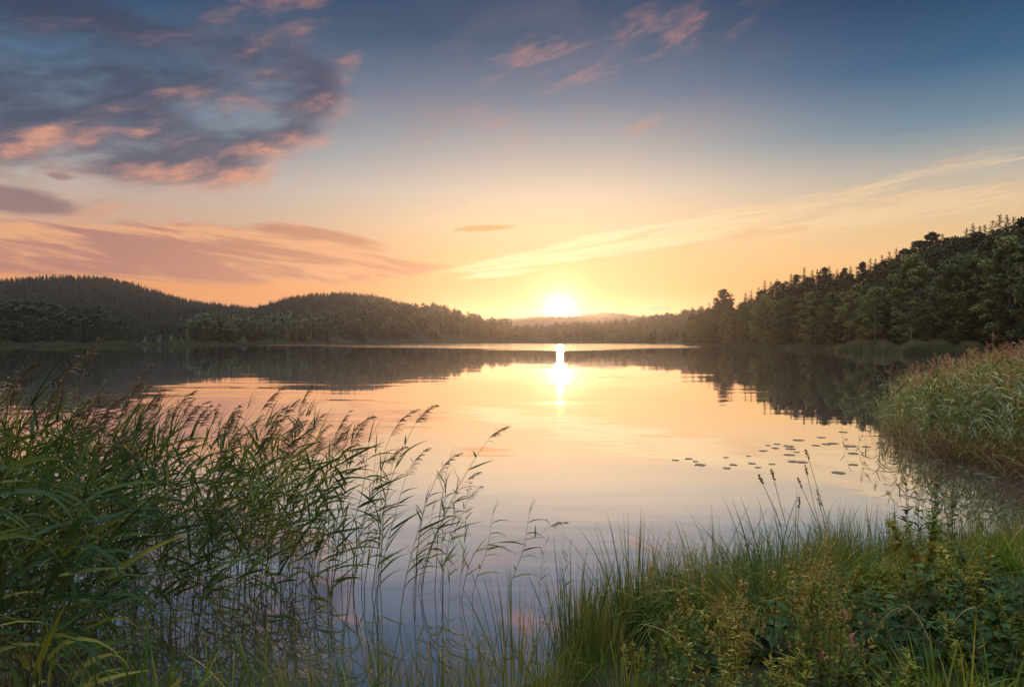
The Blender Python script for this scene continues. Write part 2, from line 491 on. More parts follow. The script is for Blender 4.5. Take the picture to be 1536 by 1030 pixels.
def weed(rng, H, nst=5, pairs=16, L=.075, W=.02, spread=.10, lean=.2, heads=True, low=.12, branch=True):
    """bushy waterside herb: several leafy stems with side shoots and tufted tops"""
    st, lf, hd = G(), G(), []
    def shoot(p0, d0, h, np_, ll, r):
        pts = blade_path(p0, d0, h, -.12, 8)
        st.tube(pts, np.linspace(r, r * .35, 8), 4)
        for i in range(np_):
            u = low + (1 - low) * (i + rng.uniform(0, .5)) / np_
            a = u * 7; i0 = min(int(a), 6); q = pts[i0] * (1 - a + i0) + pts[i0 + 1] * (a - i0)
            az = i * 2.4 + rng.uniform(0, .6)
            for s_ in (0, pi):
                e = rng.uniform(.05, .9)
                d = np.array([math.cos(az + s_) * math.cos(e), math.sin(az + s_) * math.cos(e), math.sin(e)])
                l = ll * rng.uniform(.6, 1.15) * (1.15 - .75 * u)
                leafblade(lf, q, d, l, W * l / L * rng.uniform(.8, 1.2), rng, 7)
        return pts
    for j in range(nst):
        a = rng.uniform(0, 2 * pi); o = lean * rng.uniform(.1, 1)
        p0 = np.array([math.cos(a), math.sin(a), 0]) * spread * rng.random() + np.array([0, 0, -.03])
        h = H * rng.uniform(.7, 1.0)
        pts = shoot(p0, (math.cos(a) * o, math.sin(a) * o, 1), h, pairs, L, .0045)
        if branch:
            for b in range(rng.integers(3, 7)):
                i0 = rng.integers(3, 7); az = rng.uniform(0, 2 * pi)
                q = shoot(pts[i0], (math.cos(az) * .6, math.sin(az) * .6, 1), h * rng.uniform(.18, .34), 6, L * .6, .0025)
                if heads: hd.append(spike(q[-1], rng, .05))
        if heads: hd.append(spike(pts[-1], rng, .09))
    return st, lf, hd


def spike(p, rng, L):
    n = 26; g = G()
    c = p + np.stack([rng.normal(0, L * .16, n), rng.normal(0, L * .16, n), rng.uniform(-.5, 1, n) * L], 1); c[:, :2] = p[:2] + (c[:, :2] - p[:2]) * .7
    g.cards(c, rng.normal(size=(n, 3)), rng.uniform(.008, .016, n), rng, 1.5)
    return g


# ------------------------------------------------------------------ trees
def broad_tree(rng, H, wid, nc=46, nl=62, leaf=.5, base=.18, lean=0.0, shape=0.0):
    tr, cr = G(), G()
    t = np.linspace(0, 1, 7)
    P = np.stack([lean * H * t ** 1.5 + .12 * np.sin(t * 5 + rng.uniform(0, 6)), .12 * np.sin(t * 4 + rng.uniform(0, 6)), H * .9 * t - .4], 1)
    tr.tube(P, H * .016 * (1 - .85 * t) + .02, 7)
    cc = []
    for i in range(nc):
        u = base + (1 - base) * ((i + rng.random()) / nc)
        v = (u - base) / (1 - base)
        prof = (math.sin(pi * min(1, (v * .86 + .12))) ** .7) * (1 - shape * v)
        r = wid / 2 * prof * math.sqrt(rng.uniform(.12, 1.0)) * rng.uniform(.8, 1.15)
        az = i * 2.39996 + rng.uniform(-.5, .5)
        ax = np.array([np.interp(u, t, P[:, 0]), np.interp(u, t, P[:, 1]), 0])
        c = ax + np.array([r * math.cos(az), r * math.sin(az), u * H * .97])
        cc.append((c, r))
        if i % 3 == 0:
            b = ax + np.array([0, 0, max(.15, u - .10 - .12 * r / max(wid, .1)) * H * .95])
            mid = (b + c) / 2 + np.array([0, 0, .02 * H])
            tr.tube(np.array([b, mid, c]), np.array([.055, .035, .012]) * H / 14, 4)
    for c, r in cc:
        cs = wid * rng.uniform(.06, .18)
        n = int(nl * rng.uniform(.6, 1.3))
        q = rng.normal(size=(n, 3)); q /= np.linalg.norm(q, axis=1, keepdims=True)
        q *= (rng.random((n, 1)) ** .45)
        pos = c + q * np.array([cs, cs, cs * .62])
        nrm = q + np.array([0, 0, .5]) + rng.normal(0, .5, (n, 3))
        cr.cards(pos, nrm, leaf * rng.uniform(.55, 1.25, n), rng, 1.5)
    return tr, cr


def conifer(rng, H, wid, dens=1.0, leaf=.6, bare=.1):
    tr, cr = G(), G()
    t = np.linspace(0, 1, 6)
    P = np.stack([.08 * np.sin(t * 4 + rng.uniform(0, 6)), .08 * np.sin(t * 3), H * t - .4], 1)
    tr.tube(P, H * .013 * (1 - .95 * t) + .015, 6)
    for i in range(int(H * 13 * dens)):
        v = 1 - math.sqrt(rng.random()) if rng.random() < .55 else rng.random()
        z = H * (bare + (1 - bare) * v)
        rr = (wid / 2 * (1 - v) ** .66 + .10) * rng.uniform(.45, 1.12) 
        az = rng.uniform(0, 2 * pi)
        kx = max(2, int(rr / .4))
        s = (np.arange(kx) + rng.uniform(.4, 1, kx)) / kx
        c = np.stack([math.cos(az) * rr * s, math.sin(az) * rr * s, z - rr * (.50 * s - .22 * s ** 2) + rng.normal(0, .08, kx)], 1)
        c = np.repeat(c, 2, 0) + rng.normal(0, .14, (2 * kx, 3))
        cr.cards(c, np.array([0, 0, 1.0]) + rng.normal(0, .55, (2 * kx, 3)), leaf * (.45 + .55 * (1 - v)) * rng.uniform(.5, 1.1, 2 * kx), rng, 2.0, .3)
    c = np.array([[0, 0, H * (1 - .012 * q)] for q in range(6)])
    cr.cards(c, rng.normal(size=(6, 3)) * np.array([1, 1, .2]), np.linspace(.10, .28, 6), rng, 2.4)
    return tr, cr


def pine(rng, H, wid, leaf=.55):
    tr, cr = G(), G()
    t = np.linspace(0, 1, 7)
    P = np.stack([.25 * np.sin(t * 3 + rng.uniform(0, 6)), .2 * np.sin(t * 4), H * t - .4], 1)
    tr.tube(P, H * .014 * (1 - .85 * t) + .02, 6)
    for i in range(26):
        v = (i + rng.random()) / 26; z = H * (.42 + .58 * v)
        r = wid / 2 * (1 - .75 * v ** 1.6) * rng.uniform(.3, 1.1); az = i * 2.4 + rng.uniform(-.6, .6)
        c = np.array([math.cos(az) * r, math.sin(az) * r, z])
        tr.tube(np.array([[0, 0, z - .1 * r], c * [.5, .5, 1] + [0, 0, -.05 * r], c]), np.array([.07, .05, .02]), 4)
        n = 55; cs = wid * rng.uniform(.09, .16)
        q = rng.normal(size=(n, 3)) * np.array([cs, cs, cs * .38]) * .6
        cr.cards(c + q, np.array([0, 0, .8]) + rng.normal(0, .6, (n, 3)), leaf * rng.uniform(.5, 1.1, n), rng, 1.7)
    return tr, cr


def cheap_tree(rng, kind):
    g = G()
    if kind == 'spruce':
        for i in range(6):
            z0 = .05 + .155 * i; r = .16 * (1 - i / 6.4)
            n = 7; th = np.arange(n) / n * 2 * pi + rng.uniform(0, 1)
            rad = r * rng.uniform(.65, 1.2, n)
            base = np.stack([np.cos(th) * rad, np.sin(th) * rad, np.full(n, z0) + rng.normal(0, .02, n)], 1)
            v = np.concatenate([base, [[0, 0, z0 + .27]]])
            g.add(v, np.array([(a, (a + 1) % n, n) for a in range(n)]))
    else:
        n = 170
        q = rng.normal(size=(n, 3)); q /= np.linalg.norm(q, axis=1, keepdims=True)
        lump = 1 + .22 * np.sin(q[:, 0] * 5 + rng.uniform(0, 6)) * np.sin(q[:, 1] * 5) + rng.normal(0, .08, n)
        c = q * np.array([.27, .27, .45]) * lump[:, None] + np.array([0, 0, .55])
        g.cards(c, q + rng.normal(0, .35, (n, 3)), rng.uniform(.06, .14, n), rng, 1.5)
    return g


CREATED = dict()


def tree_kind(name, gens, tmat, cmat):
    out = []
    for tr, cr, H in gens:
        out.append((tr.mesh(name + '_trunk', tmat, True), cr.mesh(name + '_crown', cmat), H))
    return out


def put_tree(name, kind, i, x, y, h, label, cat, group=None, rz=None, z=None):
    tm, cm, H = kind[i % len(kind)]
    z = float(ground(x, y)) if z is None else z
    o = empty(name, (x, y, z - .15), label, cat, group, random.uniform(0, 6.28) if rz is None else rz, h / H)
    place('trunk', tm, o); place('crown', cm, o)
    return o


def build_trees():
    rg = np.random.default_rng(11)
    BIRCH = tree_kind('birch', [(*broad_tree(rg, 16, w, 58, 110, .33, .10, l, sh), 16) for w, l, sh in ((10, .02, .15), (11.5, -.03, .0), (8.2, .03, .25), (13, .0, .1))], M['birchbark'], M['birch'])
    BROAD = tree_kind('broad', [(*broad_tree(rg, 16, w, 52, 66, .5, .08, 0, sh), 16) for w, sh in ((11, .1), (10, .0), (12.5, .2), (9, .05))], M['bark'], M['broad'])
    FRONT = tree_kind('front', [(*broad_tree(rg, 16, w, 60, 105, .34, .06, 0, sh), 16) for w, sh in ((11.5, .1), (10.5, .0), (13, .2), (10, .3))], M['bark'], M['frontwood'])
    LEFT = tree_kind('shore', [(*broad_tree(rg, 16, w, 44, 52, .62, .05, 0, sh), 16) for w, sh in ((9, .1), (10, .0), (11.5, .2), (8, .3))], M['bark'], M['leftwood'])
    CON = tree_kind('spruce', [(*conifer(rg, 18, w, d, .66), 18) for w, d in ((9.0, 1.0), (10.5, .95), (8.0, 1.05), (9.6, .85))], M['bark'], M['conifer'])
    PINE = tree_kind('pine', [(*pine(rg, 18, w, .8), 18) for w in (8.5, 9.5, 7.5)], M['bark'], M['conifer'])
    # front trees along the right shore: (kind, px, shore gap, top y, label)
    front = [
        (FRONT, 1040, 8, 478, 'small dusky tree at the outer tip of the wooded point'),
        (FRONT, 1062, 8, 470, 'rounded dusky tree standing just inshore of the wooded point tip'),
        (BIRCH, 1088, 8, 466, 'hazy olive tree low on the shore near the wooded point'),
        (FRONT, 1118, 8, 455, 'dim broad tree with an even dome behind the thin shore reeds'),
        (BIRCH, 1148, 9, 440, 'tall thin birch with a pale double trunk amid the dim trees'),
        (FRONT, 1178, 7, 446, 'dark round tree beside the pale double-trunked birch'),
        (BIRCH, 1214, 8, 436, 'slim pointed pale green tree in the middle of the shore wood'),
        (FRONT, 1249, 8, 436, 'bushy round-topped green tree beside the slim pointed one'),
        (BIRCH, 1284, 9, 424, 'upright birch with leaning bare lower trunk above the reed strip'),
        (BIRCH, 1311, 8, 428, 'narrow light green tree squeezed against the broad birch'),
        (BIRCH, 1366, 10, 378, 'broad light green birch with full spreading crown, tallest over the reed strip'),
        (FRONT, 1392, 6, 470, 'low dark bush-like tree under the broad birch'),
        (FRONT, 1436, 10, 382, 'heavy dark leafy tree with layered boughs above the strip end'),
        (FRONT, 1468, 14, 380, 'dark tall tree wedged between the layered tree and the white trunk'),
        (BIRCH, 1512, 10, 350, 'tall birch with a slanting white trunk near the frame edge'),
        (FRONT, 1560, 8, 380, 'leafy tree cut off by the edge of the picture'),
    ]
    for n, (K, px, gap, ty, lab) in enumerate(front):
        az = pxaz(px); r = float(shore_r(az)) + gap
        x, y = r * math.sin(R(az)), r * math.cos(R(az))
        z = float(ground(x, y)); h = gz(ty, y) - z
        put_tree('birch_tree' if K is BIRCH else 'broadleaf_tree', K, n, x, y, h, lab, 'tree', 'trees along the wooded shore')
    prof = np.array([(1030, 468), (1060, 456), (1075, 446), (1085, 436), (1100, 444), (1125, 434), (1150, 420), (1170, 414), (1200, 403), (1240, 400), (1280, 396), (1310, 386), (1345, 372), (1375, 362), (1400, 348), (1420, 352), (1440, 342), (1470, 336), (1500, 324), (1536, 318), (1620, 296)], float)
    n = 0
    for row, (gap0, gap1, step, dy, kinds) in enumerate([(16, 26, 17, 34, 'bbbbc'), (32, 46, 15, 22, 'bbccp'), (54, 70, 13.5, 12, 'cbpbc'), (78, 92, 12, 6, 'ccbpb'), (98, 116, 10.0, -3, 'ccccp')]):
        px = 1032 + row * 2
        while px < 1600:
            g = random.uniform(gap0, gap1); az = pxaz(px); r = float(shore_r(az)) + g
            x, y = r * math.sin(R(az)), r * math.cos(R(az)); z = float(ground(x, y))
            ty = np.interp(px, prof[:, 0], prof[:, 1]) + dy + abs(random.gauss(0, 7 if row == 4 else 11)) * (1 if px > 1100 else .5)
            h = min(max(gz(ty, y) - z, 9), 29)
            k = random.choice(kinds)
            if k == 'b':
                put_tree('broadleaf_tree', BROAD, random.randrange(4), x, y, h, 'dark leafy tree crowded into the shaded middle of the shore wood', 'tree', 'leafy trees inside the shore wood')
            elif k == 'c':
                put_tree('spruce_tree', CON, random.randrange(4), x, y, h, 'near-black pointed spruce on the wooded slope, seen against other trees or sky', 'tree', 'spruces on the wooded slope')
            else:
                put_tree('pine_tree', PINE, random.randrange(3), x, y, h, 'near-black ragged pine with a clumped crown on the wooded slope', 'tree', 'pines on the wooded slope')
            px += step * random.uniform(.75, 1.25)
    # trees along the far left shore
    lprof = np.array([(-60, 436), (0, 441), (60, 440), (85, 452), (105, 456), (135, 452), (165, 462), (190, 474), (215, 482), (250, 483), (300, 486)], float)
    for row, (gap, dy, step) in enumerate([(10, 30, 21), (26, 12, 19), (46, 0, 17)]):
        px = -45 + row * 5
        while px < 285:
            az = pxaz(px); r = float(shore_r(az)) + gap + random.uniform(-4, 6)
            x, y = r * math.sin(R(az)), r * math.cos(R(az)); z = float(ground(x, y))
            ty = np.interp(px, lprof[:, 0], lprof[:, 1]) + dy * (1.0 if px < 170 else .5) + random.uniform(0, 12)
            h = max(gz(ty, y) - z, 6)
            spr = row == 2 and random.random() < .25
            if spr: put_tree('spruce_tree', CON, random.randrange(4), x, y, h, 'dark pointed conifer poking out of the leafy wood below the long hill', 'tree', 'conifers below the long hill')
            else: put_tree('broadleaf_tree', LEFT, random.randrange(4), x, y, h, ['bushy green tree on the water edge below the long hill', 'full-crowned green tree in the second rank below the long hill', 'tall green tree at the back of the wood below the long hill'][row], 'tree', 'leafy trees below the long hill')
            px += step * random.uniform(.8, 1.25)
    # far woods that read as one mass
    cheap = [cheap_tree(rg, 'spruce') for _ in range(5)] + [cheap_tree(rg, 'leafy') for _ in range(6)]
    def scatter(n, a0, a1, r0, r1, h0, h1, conif, minz=0.2, cond=None):
        tf = []
        az = rg.uniform(a0, a1, n); r = np.sqrt(rg.uniform(0, 1, n) * (r1 ** 2 - r0 ** 2) + r0 ** 2)
        x = r * np.sin(np.radians(az)); y = r * np.cos(np.radians(az)); z = ground(x, y); d = r - shore_r(az)
        for i in range(n):
            if d[i] < 9 or z[i] < minz: continue
            if cond and not cond(az[i], r[i]): continue
            c = rg.random() < conif
            h = h0 + (h1 - h0) * rg.random() ** 1.6
            tf.append((int(rg.integers(0, 5)) if c else int(rg.integers(5, 11)), x[i], y[i], z[i] - .5, rg.uniform(0, 6.28), h * (.85 if c else (.72 if conif > .85 else 1.0)), 1.0))
        return tf
    tf = scatter(13000, -40, -15, 560, 1200, 6, 16, .88, 6)
    tag(place('hill_forest', merged('hill_forest', cheap, tf, M['hillwood'])), 'dark forest covering the long hill across the lake', 'forest', kind='stuff')
    tf = scatter(11000, -21, -1, 640, 970, 5.5, 14, .88, 5)
    tag(place('hill_forest', merged('hill_forest', cheap, tf, M['hillwood'])), 'dark forest covering the rounded hill across the lake', 'forest', kind='stuff')
    tf = scatter(1500, -24, 0, 430, 860, 12, 19, .25, .2, lambda a, r: r < shore_r(a) + 110)
    tf += scatter(3200, -2, 16, 560, 960, 6.5, 12, .75, .2, lambda a, r: r < 960 and r > shore_r(a) + 10)
    tag(place('shore_woods', merged('shore_woods', cheap, tf, M['leftwood'])), 'low belt of woodland along the far shore, dim in the haze', 'forest', kind='stuff')
    tf = scatter(1300, 13, 46, 70, 560, 3, 6, .1, .2, lambda a, r: shore_r(a) + 26 < r < shore_r(a) + 118)
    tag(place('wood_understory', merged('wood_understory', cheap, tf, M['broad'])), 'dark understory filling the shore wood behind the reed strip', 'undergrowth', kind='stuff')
    tf = scatter(2400, -6, 12, 2280, 2500, 6, 11, 1, 25) + scatter(1400, 0, 14, 2830, 2980, 6, 11, 1, 25)
    tag(place('ridge_forest', merged('ridge_forest', cheap, tf, M['hillwood'])), 'faint forest on the distant ridges under the sun', 'forest', kind='stuff')
    # reed strips along the far shores
    gs = [tuft(rg, 26, 2.1, .7, .09, .25, (.1, 0), .18, 4) for _ in range(5)]
    def strip(px0, px1, n, back, zsc, inset=0):
        tf = []
        for i in range(n):
            px = rg.uniform(px0, px1); az = pxaz(px); r = float(shore_r(az)) + rg.uniform(-5 - inset, back)
            x, y = r * math.sin(R(az)), r * math.cos(R(az))
            tf.append((int(rg.integers(0, 5)), x, y, max(-.1, float(ground(x, y))), rg.uniform(0, 6.28), rg.uniform(.6, 1.1) * (.85 + .25 * math.sin(px * .043) * math.sin(px * .11 + 1)), zsc))
        return tf
    tf = strip(1120, 1330, 900, 5, .8) + strip(1255, 1470, 1900, 9, 1.25, 8) + strip(1030, 1130, 260, 5, .6)
    tag(place('far_reeds', merged('far_reeds', gs, tf, M['strip'])), 'strip of green reeds along the foot of the wooded shore', 'reeds', kind='stuff')
    tf = strip(-60, 330, 1500, 7, 1.2, 6) + strip(330, 520, 300, 5, .9)
    tag(place('far_reeds', merged('far_reeds', gs, tf, M['strip'])), 'pale strip of reeds along the shore below the long hill', 'reeds', kind='stuff')


# ------------------------------------------------------------------ reeds
def reed_meshes(specs, rng, leaf, stem, plume, **kw):
    out = []
    for (H, lean, nl, pf, bent) in specs:
        s, l, p = reed(rng, H, lean, nl, pf, bent=bent, **kw)
        out.append((s.mesh('reed_stem', stem), l.mesh('reed_foliage', leaf, True), p.mesh('reed_plume', plume) if p.V else None, H, lean))
    return out


def put_reed(v, x, y, sc, rz, label, group, z=-.12):
    o = empty('reed', (x, y, z), label, 'reed', group, rz, sc)
    place('stem', v[0], o); place('foliage', v[1], o)
    if v[2]: place('plume', v[2], o)
    return o


def build_reeds():
    rg = np.random.default_rng(23)
    sp = [(2.0, rg.uniform(.06, .28), int(rg.integers(13, 18)), True, False) for _ in range(10)]
    sp2 = [(1.8, rg.uniform(.0, .28), int(rg.integers(13, 17)), False, False) for _ in range(8)]
    P = reed_meshes(sp, rg, M['reed_leaf'], M['reed_stem'], M['plume'])
    Q = reed_meshes(sp2, rg, M['reed_leaf'], M['reed_stem'], M['plume'])
    T = reed_meshes([(1.6, rg.uniform(.15, .4), 9, True, False) for _ in range(4)] + [(1.5, .1, 7, False, False), (1.4, .2, 8, False, False), (1.5, .35, 9, True, True)], rg, M['reed_leaf'], M['reed_stem'], M['plume'], lw=.02, ll=.3, low=.3)
    # reeds that stand out: (mesh, px of tip, y of tip, depth, label)
    hero = [
        (T[0], 737, 634, 7.0, 'tall lone reed with drooping feathery head, tip of the thin stand in open water'),
        (T[1], 622, 612, 7.0, 'reed whose upright tawny plume rises highest over the thin stand'),
        (T[2], 590, 628, 7.1, 'reed with a small curled plume close beside the highest tawny plume'),
        (T[3], 538, 622, 7.2, 'reed with a dense brown plume standing clear at the bed margin'),
        (P[1], 448, 600, 7.0, 'reed with a nodding brown plume alone against the orange reflection'),
        (P[3], 398, 588, 6.8, 'reed with a large plume over the middle of the bed, against orange water'),
        (P[0], 95, 545, 5.2, 'tallest reed with twin-tufted russet plume against the dark reflection'),
        (P[2], 132, 545, 5.6, 'reed with an upright russet plume against the dark reflection'),
        (P[4], 186, 568, 5.8, 'reed with a slanting russet plume where dark and pink reflections meet'),
        (P[5], 48, 556, 5.0, 'reed with a broad drooping russet plume at the picture edge'),
        (T[6], 760, 716, 6.8, 'reed bent over with its plume hanging toward open water'),
        (T[4], 674, 670, 7.0, 'slim plumeless reed between the two tall plumed ones'),
        (T[5], 745, 752, 6.7, 'short upright plumeless reed beside the bent one'),
        (T[5], 800, 748, 6.6, 'short slanting reed, outermost of the stand in open water'),
        (T[4], 820, 800, 6.6, 'tiny young reed shoot beyond the outermost slanting reed'),
        (T[4], 855, 800, 6.3, 'thin twin-leaved shoot standing alone in grey water'),
        (T[5], 655, 745, 6.9, 'short reed at the foot of the tall tawny plume'),
        (T[0], 705, 700, 7.1, 'leaning reed just inside the tip of the thin stand'),
    ]
    for v, px, py, D, lab in hero:
        z = gz(py, D); tot = v[3] + .16
        sc = (z + .12) / tot
        x = gx(px, D) - v[4] * v[3] * sc * 1.08
        put_reed(v, x, D, sc, random.uniform(-.2, .2), lab, 'reeds standing clear of the bed')
    n = 0
    top = np.array([(-200, 575), (0, 580), (100, 588), (200, 600), (300, 606), (400, 610), (470, 630), (560, 645), (620, 665), (700, 715)], float)
    pts = []
    tries = 0
    while n < 262 and tries < 6000:
        tries += 1
        D = random.uniform(4.2, 8.3); px = random.uniform(-160, 740)
        # the bed thins out to the right and its front edge retreats
        dens = np.interp(px, [-160, 120, 300, 450, 560, 640, 740], [.7, .8, .95, .95, .85, .5, .08])
        front = np.interp(px, [-160, 0, 150, 300, 450, 740], [4.0, 4.3, 4.9, 5.3, 5.7, 6.4])
        back = np.interp(px, [-160, 300, 560, 740], [8.3, 8.0, 7.4, 7.1])
        if D < front or D > back or random.random() > dens: continue
        x = gx(px, D)
        if any((x - a) ** 2 + (D - b) ** 2 < .0064 for a, b in pts): continue
        ty = np.interp(px + 30, top[:, 0], top[:, 1]) + abs(random.gauss(0, 34)) - (8 if random.random() < .2 else 0)
        h = gz(ty, D)
        if h < .7: continue
        pts.append((x, D)); n += 1
        thin = px > 520
        plumed = random.random() < (.42 if not thin else .4)
        v = (T[random.randrange(4)] if thin else P[random.randrange(10)]) if plumed else (T[4 + random.randrange(2)] if thin else Q[random.randrange(8)])
        sc = (h + .12) / (v[3] + (.14 if plumed else .12))
        if thin: lab, gr = (('thin plumed reed', 'thin plumeless reed')[not plumed] + ' rising from open water in the sparse margin of the bed', 'reeds in the sparse margin')
        else: lab, gr = (('leafy reed with a brown plume', 'leafy reed without a plume')[not plumed] + ' packed into the dense dark bed', 'reeds in the dense bed')
        put_reed(v, x - .12, D, sc, random.gauss(0, .6), lab, gr)
    W = reed_meshes([(2.0, rg.uniform(.12, .3), 12, i % 3 == 0, False) for i in range(5)], rg, M['reed_leaf'], M['reed_stem'], M['plume'], lw=.042, ll=.52, low=.2, k=8)
    for i in range(15):
        px = random.uniform(-150, 190); D = random.uniform(3.5, 4.4) + max(0, px) * .003
        ty = 610 + 190 * random.random() + max(0, px) * .3
        v = W[i % 5]
        put_reed(v, gx(px, D) - .2, D, (gz(ty, D) + .12) / (v[3] + .12), random.gauss(0, .4), 'broad-leaved reed at the very front of the dense bed, leaves larger than the rest', 'front reeds of the dense bed', max(-.12, float(ground(gx(px, D), D)) - .05))
    # reeds of the bed beyond those: one mass
    vs = [reed(rg, 1.9, rg.uniform(.1, .3), 13, False, k=4) for _ in range(6)]
    tf = []
    for i in range(330):
        D = random.uniform(4.6, 8.5); px = random.uniform(-180, 480)
        front = np.interp(px, [-180, 150, 300, 450], [4.6, 5.3, 6.0, 6.5])
        if D < front: continue
        tf.append((random.randrange(6), gx(px, D) - .1, D, -.1, random.gauss(0, .4), random.uniform(.55, .95), 1))
    tag(place('reed_undergrowth', merged('reed_undergrowth', [a[1] for a in vs], tf, M['reed_leaf'], True)), 'tangle of lower reed leaves deep in the dense bed', 'reeds', kind='stuff')
    # ---- golden reed bed on the right
    lean = lambda: rg.uniform(-.25, .25)
    var = [reed(rg, 2.0, lean(), 15, True, .044, .48, .10, 26, k=5) for _ in range(12)]
    for s, l, p in var: pass
    tf = []
    cnt = 0
    while cnt < 1150:
        px = random.uniform(1300, 1680); D = random.uniform(12.6, 30)
        front = np.interp(px, [1300, 1330, 1370, 1420, 1480, 1540, 1680], [24, 18.5, 16.5, 15.2, 14.2, 13.2, 11.5])
        if D < front + .5 * math.sin(px * .09) + .4 * math.sin(px * .23 + 1) + random.uniform(-.6, .7): continue
        if px < 1345 and random.random() < .45: continue
        ty = np.interp(px, [1300, 1335, 1365, 1400, 1440, 1480, 1536, 1680], [590, 566, 550, 540, 530, 522, 512, 500]) + abs(random.gauss(0, 9))
        h = min(gz(ty, D), 2.9) * (.86 if D < front + 1.5 else 1) * (random.uniform(.6, 1) if D < front + 1 else random.uniform(.72, 1.03) + (.10 if random.random() < .08 else 0))
        if h < .6: continue
        tf.append((random.randrange(12), gx(px, D), D, -.12, random.uniform(0, 6.28), (h + .12) / 2.2, 1)); cnt += 1
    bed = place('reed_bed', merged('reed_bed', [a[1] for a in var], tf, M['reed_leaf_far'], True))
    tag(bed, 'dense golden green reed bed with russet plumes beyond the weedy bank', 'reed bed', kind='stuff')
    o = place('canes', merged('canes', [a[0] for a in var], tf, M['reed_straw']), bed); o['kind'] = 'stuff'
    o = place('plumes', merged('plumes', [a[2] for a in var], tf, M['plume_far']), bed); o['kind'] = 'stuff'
    # dead straw skirts and leaning blades at the waterline of that bed
    gs = [tuft(rg, 18, .9, .3, .018, 1.6, (0, -.25), 1.0, 5) for _ in range(4)]
    tf = []
    for i in range(95):
        px = random.uniform(1335, 1640); D = np.interp(px, [1300, 1330, 1370, 1420, 1480, 1540, 1680], [24, 18.5, 16.5, 15.2, 14.2, 13.2, 11.5]) + random.uniform(-.35, .9)
        tf.append((random.randrange(4), gx(px, D), D, -.05, random.uniform(0, 6.28), random.uniform(.6, 1.2), 1))
    tag(place('straw_skirt', merged('straw_skirt', gs, tf, M['reed_straw'])), 'brown dead stalks along the waterline of the golden bed', 'dead reeds', kind='stuff')
    sp = reed_meshes([(1.6, .12, 9, True, False), (1.5, -.15, 8, True, False), (1.3, .2, 8, False, False)], rg, M['reed_leaf_far'], M['reed_straw'], M['plume_far'], lw=.03, ll=.4)
    for i, (px, py, D, lab) in enumerate([
            (1318, 553, 19.5, 'single pinkish plumed reed just off the golden bed'),
            (1325, 552, 20.5, 'second pinkish plumed reed, half a step behind the single one'),
            (1262, 580, 20, 'faint lone reed with small plume farthest from the golden bed'),
            (1287, 572, 20, 'drooping-leaved reed between the faint lone one and the bed'),
            (1300, 585, 19, 'short leafy reed in front of the drooping-leaved one'),
            (1356, 545, 18, 'tall russet reed rising at the tapered end of the golden bed')]):
        v = sp[i % 3]; put_reed(v, gx(px, D), D, (gz(py, D) + .12) / (v[3] + .14), random.uniform(0, 6), lab, 'reeds standing off the golden bed')


# ------------------------------------------------------------------ pads, weeds and grasses
def build_pads():
    rg = np.random.default_rng(5)
    def pad(seed):
        r_ = np.random.default_rng(seed); g = G(); n = 22
        th = np.linspace(.16, 2 * pi - .16, n)
        rad = 1 + r_.normal(0, .02, n) + .03 * np.sin(th * 3 + seed)
        rim = np.stack([np.cos(th) * rad, np.sin(th) * rad * .9, .02 + .03 * np.maximum(0, np.sin(th * 2 + seed)) ** 3], 1)
        inner = rim * np.array([.55, .55, 0]) + np.array([0, 0, .012])
        v = np.concatenate([[[0.05, 0, .008]], inner, rim])
        f3 = np.array([(0, 1 + i, 2 + i) for i in range(n - 1)])
        f4 = np.array([(1 + i, 1 + n + i, 2 + n + i, 2 + i) for i in range(n - 1)])
        low = v * [1, 1, 1] - [0, 0, .012]
        g.add(v, f3); g.V[-1] = v; g.F.append(f4)
        m = len(v); g.add(low, f3[:, ::-1]); g.F.append(f4[:, ::-1] + m)
        e = np.array([(1 + n + i, 1 + n + i + m, 2 + n + i + m, 2 + n + i) for i in range(n - 1)]); g.F.append(e)
        return g.mesh('lily_pad', M['pad'], True)
    ms = [pad(i) for i in range(5)]
    spots = [(1013, 690), (1033, 688), (1043, 692), (1050, 697), (1089, 686), (1090, 702), (1100, 697), (1123, 684), (1128, 695), (1137, 701), (1145, 676), (1152, 668), (1158, 696), (1163, 672), (1166, 666), (1183, 669), (1184, 682), (1186, 673), (1195, 678), (1190, 692), (1203, 693), (1198, 660), (1224, 668), (1232, 656), (1240, 666), (1250, 665), (1276, 669), (1280, 680), (1258, 709), (1280, 697),
             (1265, 648), (1290, 641), (1310, 640), (1302, 646), (1322, 650), (1336, 644), (1345, 652), (1362, 647), (1378, 650), (1330, 657), (1385, 642), (1403, 650), (1412, 690), (1440, 700), (1452, 706), (1470, 711), (1490, 716), (1300, 670), (1320, 664)]
    for i, (px, py) in enumerate(spots):
        D = CAM_H * F / (py - HY)
        s = random.uniform(.05, .125) * (1.0 if py > 680 else 1.2)
        if px > 1255 and py < 660: lab, gr = 'dark lily pad in the crowded drift at the foot of the golden bed', 'lily pads by the golden bed'
        elif px > 1400: lab, gr = 'pale lily pad floating in the dark reflection of the golden bed', 'lily pads in the dark reflection'
        elif px < 1060: lab, gr = 'small lily pad in the outlying cluster farthest out on the open lake', 'outlying lily pads'
        else: lab, gr = 'flat lily pad floating in the loose scatter on peach-coloured water', 'scattered lily pads'
        o = place('lily_pad', ms[i % 5], None, (gx(px, D), D, .004), random.uniform(0, 6.28), s)
        tag(o, lab, 'lily pad', gr)


def at_bank(px, D):
    x = gx(px, D)
    return x, D, max(-.05, float(ground(x, D)))


